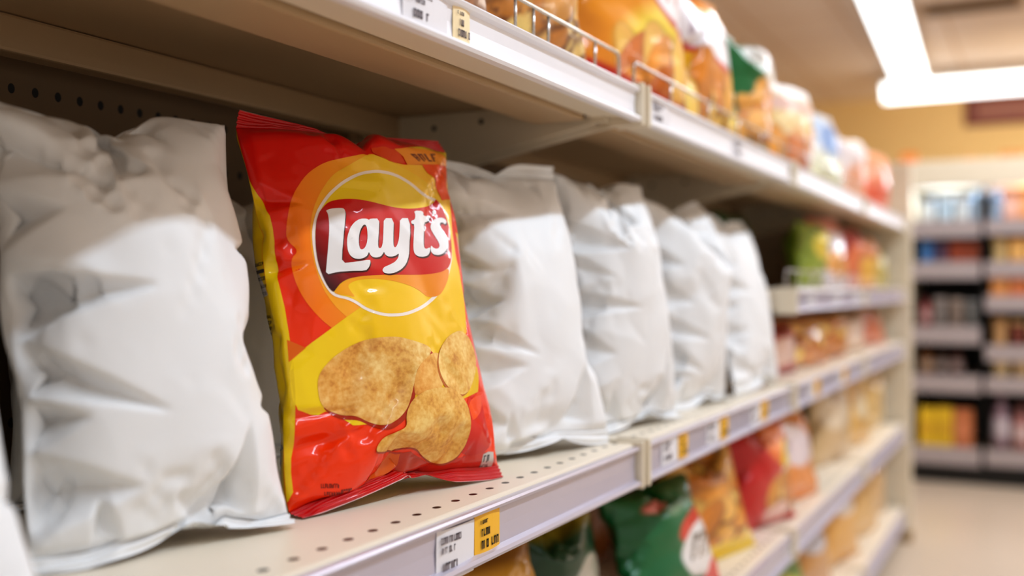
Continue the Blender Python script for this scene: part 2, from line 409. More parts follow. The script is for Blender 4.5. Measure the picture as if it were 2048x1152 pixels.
def simulate_bag(nx, ny, press, frames, bend, ts, ss, seed, notch=.5, arch=.62, na=.010, keep=.45, keep_y=.6, keep_b=1.0):
    V = []; F = []; fr = {}; bk = {}
    def nz(x, z):
        y = .002 * math.sin(x * 31 + 4 + seed * 1.7 + z * 17) + .002 * math.sin(z * 43 - x * 22 + seed * 2.9) + .0012 * math.sin(x * 77 - z * 61 + seed)
        s = x / BW + .5
        y += na * math.exp(-((s - notch) / .09) ** 2) * max(0, (z / BH - .86) / .14) + na * math.exp(-((s - arch) / .12) ** 2) * max(0, (.14 - z / BH) / .14)
        return y
    def zt(j):
        return SEAL + j * SEAL / KS if j < 0 else BH - SEAL + (j - ny) * SEAL / KS if j > ny else SEAL + (BH - 2 * SEAL) * j / ny
    for j in range(-KS, ny + KS + 1):
        for i in range(nx + 1):
            x = (i / nx - .5) * BW; z = zt(j)
            if j <= 0 or j >= ny or i in (0, nx):
                V.append((x, nz(x, z), z)); fr[i, j] = bk[i, j] = len(V) - 1
            else:
                V.append((x, -.004 + nz(x, z), z)); fr[i, j] = len(V) - 1
                V.append((x, .004 + nz(x, z), z)); bk[i, j] = len(V) - 1
    for j in range(-KS, ny + KS):
        for i in range(nx):
            F.append((fr[i, j], fr[i + 1, j], fr[i + 1, j + 1], fr[i, j + 1]))
            if 0 <= j < ny: F.append((bk[i + 1, j], bk[i, j], bk[i, j + 1], bk[i + 1, j + 1]))
    me = bpy.data.meshes.new('sheet'); me.from_pydata(V, [], F)
    o = link(bpy.data.objects.new('sheet', me))
    vg = o.vertex_groups.new(name='inside')
    vg.add(sorted({d[i, j] for d in (fr, bk) for i in range(nx + 1) for j in range(1, ny)}), 1.0, 'REPLACE')
    m = o.modifiers.new('cloth', 'CLOTH'); s = m.settings
    s.quality = 6; s.mass = .06
    s.tension_stiffness = ts; s.compression_stiffness = ts; s.shear_stiffness = ss; s.bending_stiffness = bend
    s.tension_damping = 10; s.compression_damping = 10; s.shear_damping = 10; s.bending_damping = .5; s.air_damping = 3
    s.use_pressure = True; s.uniform_pressure_force = press; s.vertex_group_pressure = 'inside'; s.effector_weights.gravity = 0
    m.point_cache.frame_start = 1; m.point_cache.frame_end = frames + 2
    for f in range(1, frames + 1): sc.frame_set(f)
    ev = o.evaluated_get(bpy.context.evaluated_depsgraph_get())
    P = np.empty(len(V) * 3); ev.data.vertices.foreach_get('co', P); P = P.reshape(-1, 3)
    bpy.data.objects.remove(o); bpy.data.meshes.remove(me); sc.frame_set(1)
    js = range(-KS, ny + KS + 1)
    A = np.array([[P[fr[i, j]] for i in range(nx + 1)] for j in js]); B = np.array([[P[bk[i, j]] for i in range(nx + 1)] for j in js])
    # square it up: corners of the bottom seal to z = 0, top seal to BH, both to +-BW/2
    for k in (0, 1):
        pass
    z0 = (A[0, 0, 2] + A[0, -1, 2]) / 2; z1 = (A[-1, 0, 2] + A[-1, -1, 2]) / 2
    xc = (A[0, 0, 0] + A[0, -1, 0]) / 2; yc = (A[0, 0, 1] + A[0, -1, 1]) / 2; y1 = (A[-1, 0, 1] + A[-1, -1, 1]) / 2
    wb = A[0, -1, 0] - A[0, 0, 0]; wt = A[-1, -1, 0] - A[-1, 0, 0]; xt = (A[-1, 0, 0] + A[-1, -1, 0]) / 2
    for G in (A, B):
        t = (G[..., 2] - z0) / (z1 - z0)
        G[..., 0] = (G[..., 0] - xc - (xt - xc) * t) * BW / (wb + (wt - wb) * np.clip(t, 0, 1) ** 2); G[..., 1] -= yc + (y1 - yc) * t; G[..., 2] = t * BH
    # the heat seals stay nearly straight: keep only part of the sag of their edges
    dt = A[-1, :, 2] - BH; db = A[0, :, 2].copy(); dy = A[-1, :, 1].copy(); dz = A[0, :, 1].copy()
    for G in (A, B):
        t = (np.clip((np.arange(len(G)) - KS) / ny, 0, 1))[:, None] * np.ones((1, nx + 1))
        G[..., 1] -= (1 - keep_y) * dy[None] * np.clip((t - .6) / .4, 0, 1) ** 2 + (1 - keep_b) * dz[None] * np.clip((.3 - t) / .3, 0, 1) ** 2
        G[..., 2] -= (1 - keep) * (dt[None] * np.clip((t - .7) / .3, 0, 1) ** 1.5 + db[None] * np.clip((.25 - t) / .25, 0, 1) ** 1.5)
    return A, B

def crom(G, f, axis, ghost_lo=None, ghost_hi=None):
    """Catmull-Rom refinement of a grid along one axis by the factor f"""
    G = np.moveaxis(G, axis, 0); n = len(G) - 1
    lo = 2 * G[0] - G[1] if ghost_lo is None else ghost_lo; hi = 2 * G[-1] - G[-2] if ghost_hi is None else ghost_hi
    E = np.concatenate([lo[None], G, hi[None]])
    out = []
    for i in range(n):
        p0, p1, p2, p3 = E[i], E[i + 1], E[i + 2], E[i + 3]
        for k in range(f):
            t = k / f
            out.append(.5 * (2 * p1 + (p2 - p0) * t + (2 * p0 - 5 * p1 + 4 * p2 - p3) * t * t + (3 * p1 - p0 - 3 * p2 + p3) * t ** 3))
    out.append(G[-1])
    return np.moveaxis(np.array(out), 0, axis)

def refine(A, B, f):
    """fine grids: front body, back body, bottom seal, top seal"""
    k = KS
    fb, bb = A[k:-k], B[k:-k]
    fb2 = crom(fb, f, 1, ghost_lo=bb[:, 1], ghost_hi=bb[:, -2]); bb2 = crom(bb, f, 1, ghost_lo=fb[:, 1], ghost_hi=fb[:, -2])
    fb2 = crom(fb2, f, 0); bb2 = crom(bb2, f, 0)
    bb2[:, 0] = fb2[:, 0]; bb2[:, -1] = fb2[:, -1]; bb2[0] = fb2[0]; bb2[-1] = fb2[-1]
    lo = crom(crom(A[:k + 1], f, 1), f, 0); hi = crom(crom(A[-k - 1:], f, 1), f, 0)
    lo[-1] = fb2[0]; hi[0] = fb2[-1]
    return fb2, bb2, lo, hi

def facets(sh, seed, cells, amp):
    """crumple field on the (v, u) grid: heights of a jittered triangle net, flat inside each triangle"""
    ny, nx = sh; rs = np.random.RandomState(seed); cu, cv = cells
    U, Vv = np.meshgrid(np.linspace(0, 1, nx), np.linspace(0, 1, ny))
    U = U + .05 * np.sin(Vv * 17 + seed) + .03 * np.sin(U * 23 + Vv * 9); Vv2 = Vv + .04 * np.sin(U * 15 + seed * 2) + .02 * np.sin(Vv * 31 + U * 7)
    h = rs.uniform(-1, 1, (cv + 4, cu + 4))
    gu = np.clip(U * cu + 1, 0, cu + 2.99); gv = np.clip(Vv2 * cv + 1, 0, cv + 2.99)
    i = gu.astype(int); j = gv.astype(int); a = gu - i; b = gv - j
    d = (i + j) % 2 == 0
    h00, h10, h01, h11 = h[j, i], h[j, i + 1], h[j + 1, i], h[j + 1, i + 1]
    t1 = np.where(a > b, h00 + (h10 - h00) * a + (h11 - h10) * b, h00 + (h01 - h00) * b + (h11 - h01) * a)
    t2 = np.where(a + b < 1, h00 + (h10 - h00) * a + (h01 - h00) * b, h11 + (h01 - h11) * (1 - a) + (h10 - h11) * (1 - b))
    r = np.where(d, t1, t2)
    for _ in range(1):
        r[1:-1, 1:-1] = (r[1:-1, 1:-1] * 2 + r[:-2, 1:-1] + r[2:, 1:-1] + r[1:-1, :-2] + r[1:-1, 2:]) / 6
    return r * amp

def grid_normals(G):
    du = np.gradient(G, axis=1); dv = np.gradient(G, axis=0); n = np.cross(du, dv)
    return n / np.maximum(np.linalg.norm(n, axis=2, keepdims=True), 1e-12)

def shape_bag(base, f, sx=1.0, sz=1.0, sy=1.0, notch=None, arch=None, crumple=None, taper=0.0, slump=0.0, flip=False, lean=0.0, dents=None, deep=1.0):
    """a sized copy of a blown-up bag; notch / arch = (place across, depth, width) of the dip in the top seal and the lift of the bottom seal"""
    A, B = (g.copy() for g in base)
    if flip: A, B = A[:, ::-1] * np.array([-1, 1, 1]), B[:, ::-1] * np.array([-1, 1, 1])
    fb, bb, lo, hi = refine(A, B, f)
    seam = ((bb[:, :1] + bb[:, -1:]) / 2)[..., 1]; bb[..., 1] = np.where(bb[..., 1] > seam, seam + (bb[..., 1] - seam) * deep, bb[..., 1])
    if crumple:
        seed, cells, amp, edge = crumple
        for G, sd, sg in ((fb, seed, 1), (bb, seed + 50, -1)):
            ny, nx, _ = G.shape
            u = np.linspace(0, 1, nx)[None]; v = np.linspace(0, 1, ny)[:, None]
            m = np.minimum(1, np.minimum(u, 1 - u) * 14) * np.minimum(1, np.minimum(v, 1 - v) * 9)
            m = m * (edge + (1 - edge) * np.maximum(np.clip(1.25 - u * 2.4, 0, 1), np.clip(u * 3 - 2.3, 0, 1)))
            G += grid_normals(G) * (facets((ny, nx), sd, cells, amp) * m)[..., None] * sg
    if dents:
        # pinched folds: three-sided hollows that start at an edge of the bag and run to a point inside
        ny, nx, _ = fb.shape
        u = np.linspace(0, 1, nx)[None]; v = np.linspace(0, 1, ny)[:, None]; D = np.zeros((ny, nx))
        for side, pos, apex, half, amp, skew in dents:
            a, b = {'L': (u, v), 'R': (1 - u, v), 'B': (v, u), 'T': (1 - v, u)}[side]
            k = np.clip(1 - a / apex, 0, 1); off = b - pos - skew * a
            w_ = half * k + 1e-4
            D = np.maximum(D, amp * np.minimum(k * 1.6, 1) * np.clip(1 - np.abs(off) / w_, 0, 1) * (k > 0))
        D[1:-1, 1:-1] = (D[1:-1, 1:-1] * 2 + D[:-2, 1:-1] + D[2:, 1:-1] + D[1:-1, :-2] + D[1:-1, 2:]) / 6
        D *= np.minimum(1, np.minimum(u, 1 - u) * 30) * np.minimum(1, np.minimum(v, 1 - v) * 20)
        fb -= grid_normals(fb) * D[..., None]
    # crimp lines pressed into the seals
    for G in (lo, hi):
        r = np.arange(G.shape[0]); G[..., 1] += ((.0010 if f > 5 else .0016) * np.sin(r * 2 * np.pi * (4.0 if f > 5 else 2.0) / (G.shape[0] - 1)))[:, None]
    z_all = [fb, bb, lo, hi]; ll = rad(lean)
    for G in z_all:
        s = G[..., 0] / BW + .5; t = G[..., 2] / BH
        if notch:
            for (a, d, wd) in (notch if isinstance(notch[0], tuple) else [notch]):
                k = np.clip((t - .80) / .2, 0, 1.1) ** 2
                G[..., 2] -= d * np.exp(-np.abs((s - a) / wd) ** 1.3) * k
        if arch:
            a, d, wd = arch
            k = np.clip((.2 - t) / .2, 0, 1.1) ** 2
            G[..., 2] += d * np.exp(-np.abs((s - a) / wd) ** 1.4) * k
        G[..., 0] *= sx * (1 + taper * t); G[..., 1] *= sy; G[..., 2] *= sz
        if slump:
            tt = np.clip(G[..., 2] / (BH * sz), 0, 1); G[..., 1] += slump * tt ** 2 * BH * sz
        # nothing sinks into the shelf the bag stands on
        hgt = G[..., 2] * math.cos(ll) - G[..., 1] * math.sin(ll)
        low = np.maximum(0, .0006 - hgt); G[..., 2] += low * math.cos(ll); G[..., 1] -= low * math.sin(ll)
    return fb, bb, lo, hi

def mesh_from(name, grids, cols, mats, parent, weld=False, extra=None):
    """grids -> one mesh with the stored print colour; weld joins the front and back sheets along their four edges"""
    vs = []; fs = []; cs = []; uv = []
    off = 0; maps = []
    for gi, G in enumerate(grids):
        ny, nx, _ = G.shape; idx = np.arange(off, off + ny * nx).reshape(ny, nx)
        vs.append(G.reshape(-1, 3)); cs.append(cols[gi].reshape(-1, 3)); off += ny * nx
        if weld and gi == 1:
            i0 = maps[0]; idx[:, 0] = i0[:, 0]; idx[:, -1] = i0[:, -1]; idx[0] = i0[0]; idx[-1] = i0[-1]
        maps.append(idx)
        q = np.stack([idx[:-1, :-1], idx[:-1, 1:], idx[1:, 1:], idx[1:, :-1]], -1).reshape(-1, 4)
        if weld and gi == 1: q = q[:, ::-1]
        fs.append(q)
    V = np.concatenate(vs); C = np.concatenate(cs); Fq = np.concatenate(fs)
    me = bpy.data.meshes.new(name)
    if weld:
        used = np.zeros(len(V), bool); used[Fq.ravel()] = True; remap = np.cumsum(used) - 1
        V = V[used]; C = C[used]; Fq = remap[Fq]
    nq = len(Fq)
    tri_v = tri_f = None
    if extra is not None: eV, eF, eC, eM = extra
    else: eV, eF, eC, eM = np.zeros((0, 3)), np.zeros((0, 3), int), np.zeros((0, 3)), np.zeros(0, int)
    nv = len(V); VV = np.concatenate([V, eV]); CC = np.concatenate([C, eC])
    me.vertices.add(len(VV)); me.vertices.foreach_set('co', VV.astype(np.float32).ravel())
    loops = np.concatenate([Fq.ravel(), (eF + nv).ravel()]).astype(np.int32)
    me.loops.add(len(loops)); me.loops.foreach_set('vertex_index', loops)
    starts = np.concatenate([np.arange(nq) * 4, nq * 4 + np.arange(len(eF)) * 3]).astype(np.int32)
    me.polygons.add(nq + len(eF)); me.polygons.foreach_set('loop_start', starts)
    me.polygons.foreach_set('material_index', np.concatenate([np.zeros(nq, int), eM]).astype(np.int32))
    me.update(calc_edges=True); me.validate()
    me.polygons.foreach_set('use_smooth', [True] * len(me.polygons))
    ca = me.color_attributes.new('Col', 'FLOAT_COLOR', 'POINT')
    ca.data.foreach_set('color', np.concatenate([CC, np.ones((len(CC), 1))], 1).astype(np.float32).ravel())
    for m in mats: me.materials.append(m)
    o = link(bpy.data.objects.new(name, me)); o.parent = parent
    return o, nv

# ------------------------------------------------------------------ printing
def L3(c): return np.array(lin(c)[:3])

class Paint:
    """print on one side of a bag: colour as a function of (u, v), u across and v up, both 0..1"""
    def __init__(s, U, V, rgb): s.U, s.V = U, V; s.C = np.ones(U.shape + (3,)) * L3(rgb)
    def put(s, m, rgb): m = np.clip(m, 0, 1)[..., None]; s.C = s.C * (1 - m) + m * (rgb if isinstance(rgb, np.ndarray) else L3(rgb)); return s
    def band(s, v0, v1, rgb, e=.01, tilt=0.0, bow=0.0):
        v = s.V + tilt * (s.U - .5) + bow * (s.U - .5) ** 2
        return s.put(np.clip((v - v0) / e + .5, 0, 1) * np.clip((v1 - v) / e + .5, 0, 1), rgb)
    def ell(s, u, v, a, b, rgb, rot=0.0, e=.08):
        x = s.U - u; y = (s.V - v); c, d = math.cos(rot), math.sin(rot)
        r = np.sqrt(((x * c + y * d) / a) ** 2 + ((y * c - x * d) / b) ** 2)
        return s.put((1 - r) / e + .5, rgb)
    def ramp(s, v0, v1, rgb): return s.put((s.V - v0) / (v1 - v0), rgb)
    def chips(s, u0, u1, v0, v1, n, seed, size=.13, tones=((226, 172, 84), (206, 140, 52), (240, 200, 120), (188, 116, 40))):
        rs = np.random.RandomState(seed)
        for k in range(n):
            u, v = rs.uniform(u0, u1), rs.uniform(v0, v1); a = size * rs.uniform(.7, 1.2); b = a * rs.uniform(.5, .8); ro = rs.uniform(0, 3.14)
            s.ell(u + .01, v - .015, a * 1.06, b * .9, (120, 66, 20), ro, .25)
            s.ell(u, v, a, b * .8, tones[k % len(tones)], ro, .1)
            s.ell(u - a * .2, v + b * .2, a * .5, b * .35, tuple(min(255, int(t * 1.1)) for t in tones[k % len(tones)]), ro, .9)
        return s
    def marks(s, u0, u1, v0, v1, n, seed, rgb=(40, 30, 30), slant=.15):
        rs = np.random.RandomState(seed); wd = (u1 - u0) / n
        for k in range(n):
            a = u0 + k * wd; x = s.U - slant * (s.V - v0)
            s.put(((x > a) & (x < a + wd * .32) & (s.V > v0) & (s.V < v1)) * 1.0, rgb)
            if rs.rand() < .6: s.put(((x > a) & (x < a + wd * .75) & (s.V > v1 - (v1 - v0) * .25) & (s.V < v1)) * 1.0, rgb)
        return s

def uv_grid(G): ny, nx, _ = G.shape; return np.meshgrid(np.linspace(0, 1, nx), np.linspace(0, 1, ny))

def flat(G, rgb): return np.ones(G.shape[:2] + (3,)) * L3(rgb)

def pose(root, BL, BR, z, lean, roll=0.0):
    """stand a bag with the corners of its bottom seal at BL and BR (x, y), leaning back"""
    c = Vector(((BL[0] + BR[0]) / 2, (BL[1] + BR[1]) / 2)); d = Vector((BR[0] - BL[0], BR[1] - BL[1]))
    root.location = (c.x, c.y, CH + z); root.rotation_euler = (-rad(lean), rad(roll), math.atan2(d.y, d.x))
    return d.length

def snack_bag(kind, label, cat, group, base, BL, BR, z, h, lean, front, back=(200, 150, 60), seal=None, f=2, sy=1.0, material=None, notch=None, arch=None, crumple=None, roll=0.0, taper=0.0, slump=0.0, flip=False, dents=None, name='chip_bag'):
    root = empty(name, label=label, cat=cat, group=group)
    wd = pose(root, BL, BR, z, lean, roll)
    fb, bb, lo, hi = shape_bag(base, f, wd / BW, h / BH, sy, notch, arch, crumple, taper, slump, flip, lean, dents)
    U, Vv = uv_grid(fb); p = Paint(U, Vv, (255, 255, 255)); front(p)
    mt = material or M['film_back']
    mesh_from('bag_body', [fb, bb], [p.C, flat(bb, back)], [mt], root, weld=True)
    sc_top = p.C[-1][None].repeat(hi.shape[0], 0) if seal is None else flat(hi, seal); sc_bot = p.C[0][None].repeat(lo.shape[0], 0) if seal is None else flat(lo, seal)
    mesh_from('top_seal', [hi], [sc_top], [mt], root); mesh_from('bottom_seal', [lo], [sc_bot], [mt], root)
    return root

BASE1 = simulate_bag(28, 38, 14, 50, .5, 150, 80, 8, notch=.50, arch=.60, keep=.2, keep_y=.5)
BASE2 = simulate_bag(24, 32, 11, 45, .8, 100, 60, 6, notch=.55, arch=.55)
BASE3 = simulate_bag(24, 32, 10, 45, .3, 80, 60, 11, notch=.45, arch=.5)
# ------------------------------------------------------------------ the row of plain white bags
def pinches(seed, big=1.0):
    rs = np.random.RandomState(seed); d = []
    v = .12
    while v < .88:
        d.append(('L', v + rs.uniform(-.015, .015), rs.uniform(.22, .48), rs.uniform(.06, .095), big * rs.uniform(.011, .020), rs.uniform(-.3, .1))); v += rs.uniform(.12, .19)
    for v in (.25, .62): d.append(('R', v + rs.uniform(-.08, .08), rs.uniform(.08, .18), rs.uniform(.03, .05), big * rs.uniform(.005, .009), rs.uniform(-.2, .2)))
    d.append(('B', .66 + rs.uniform(-.05, .05), rs.uniform(.2, .28), rs.uniform(.12, .17), big * rs.uniform(.014, .020), rs.uniform(.1, .5)))
    d.append(('B', .25 + rs.uniform(-.05, .05), rs.uniform(.12, .2), rs.uniform(.06, .1), big * rs.uniform(.008, .012), rs.uniform(-.3, .3)))
    for u in (.22, .68): d.append(('T', u + rs.uniform(-.06, .06), rs.uniform(.10, .2), rs.uniform(.05, .09), big * rs.uniform(.005, .008), rs.uniform(-.3, .3)))
    return d
def white(p): p.put(np.ones_like(p.U), (236, 236, 236))
WHITE = dict(cat='bag', group='plain white bags on the main shelf', back=(236, 236, 236), f=4, material=M['white_film'], front=white, name='blank_bag')
ZD = ZM + .0005
snack_bag('blank', 'plain white crumpled bag cut off by the bottom left corner of the picture', base=BASE2, BL=(.185, .548), BR=(.386, .474), z=ZD, h=.34, lean=30, crumple=(3, (4, 6), .008, .3), dents=pinches(7), **WHITE)
snack_bag('blank', 'large plain white crumpled bag left of the red and yellow chip bag', base=BASE1, BL=(.463, .567), BR=(.649, .523), z=ZD, h=.343, lean=20, taper=.10, notch=(.50, .026, .085), arch=(.55, .014, .14), crumple=(14, (4, 6), .008, .2), dents=pinches(4, 1.7), **WHITE)
for k, (BL, BR, h, lean, base, nt, fl_) in enumerate([
        ((.950, .530), (1.172, .470), .345, 14, BASE2, .5, False), ((1.205, .497), (1.435, .466), .345, 13, BASE1, .55, False),
        ((1.475, .490), (1.705, .462), .335, 12, BASE3, .5, True), ((1.79, .482), (2.025, .460), .325, 12, BASE2, .5, True)]):
    snack_bag('blank', ['plain white crumpled bag directly right of the red and yellow chip bag', 'plain white bag second to the right of the red and yellow chip bag',
               'plain white bag third to the right of the red and yellow chip bag', 'farthest plain white bag at the right end of the row'][k],
              base=base, BL=BL, BR=BR, z=ZD, h=h, lean=lean, notch=(nt, .015, .10), arch=(.6, .012, .14), crumple=(21 + k * 5, (4, 6), .008, .2), dents=pinches(11 + k), flip=fl_, **WHITE)
for k, (BL, BR) in enumerate([((.385, .758), (.565, .75)), ((.585, .752), (.755, .744)), ((.78, .752), (.97, .742))]):
    snack_bag('blank', ['white bag in shadow at the left edge, behind the two nearest white bags', 'white bag in the dark second row, left of the red chip bag', 'plain white bag in the second row, hidden in the dark behind the red chip bag'][k],
              base=BASE3, BL=BL, BR=BR, z=ZD, h=.30, lean=4, crumple=(40 + k, (5, 7), .006, .3), **dict(WHITE, f=3, group='plain white bags of the second row'))
BASE4 = simulate_bag(30, 40, 12, 50, .5, 150, 80, 12, notch=.50, arch=.60, keep=.32, keep_y=.35, keep_b=.35, na=.008)
# ------------------------------------------------------------------ the red and yellow bag
RB = empty('chip_bag', label='glossy red and yellow potato chip bag with a white script logo and printed chips', cat='chip bag')
RBL, RBR = (.675, .531), (.911, .470)
pose(RB, RBL, RBR, ZM + .0005, 15.0)
RB_W = math.hypot(RBR[0] - RBL[0], RBR[1] - RBL[1])
rf, rbk, rlo, rhi = shape_bag(BASE4, 6, RB_W / BW, .350 / BH, 1.0, notch=(.47, .027, .07), arch=(.58, .009, .09), taper=-.005, lean=15.0, deep=1.7, dents=[('L', .80, .17, .05, .007, -.25), ('L', .60, .16, .035, .006, 0), ('L', .14, .30, .035, .005, .1), ('L', .22, .26, .03, .005, 0), ('B', .30, .12, .05, .004, .1), ('B', .8, .10, .05, .004, 0), ('T', .32, .13, .05, .004, .3)], crumple=(33, (6, 9), .0034, .3))
for G in (rf, rbk, rlo, rhi):      # the right flank is drawn in a little at mid height
    G[..., 0] -= .0105 * np.sin(np.pi * np.clip(G[..., 2] / .35, 0, 1)) * np.clip(G[..., 0] / (RB_W / 2), 0, 1)
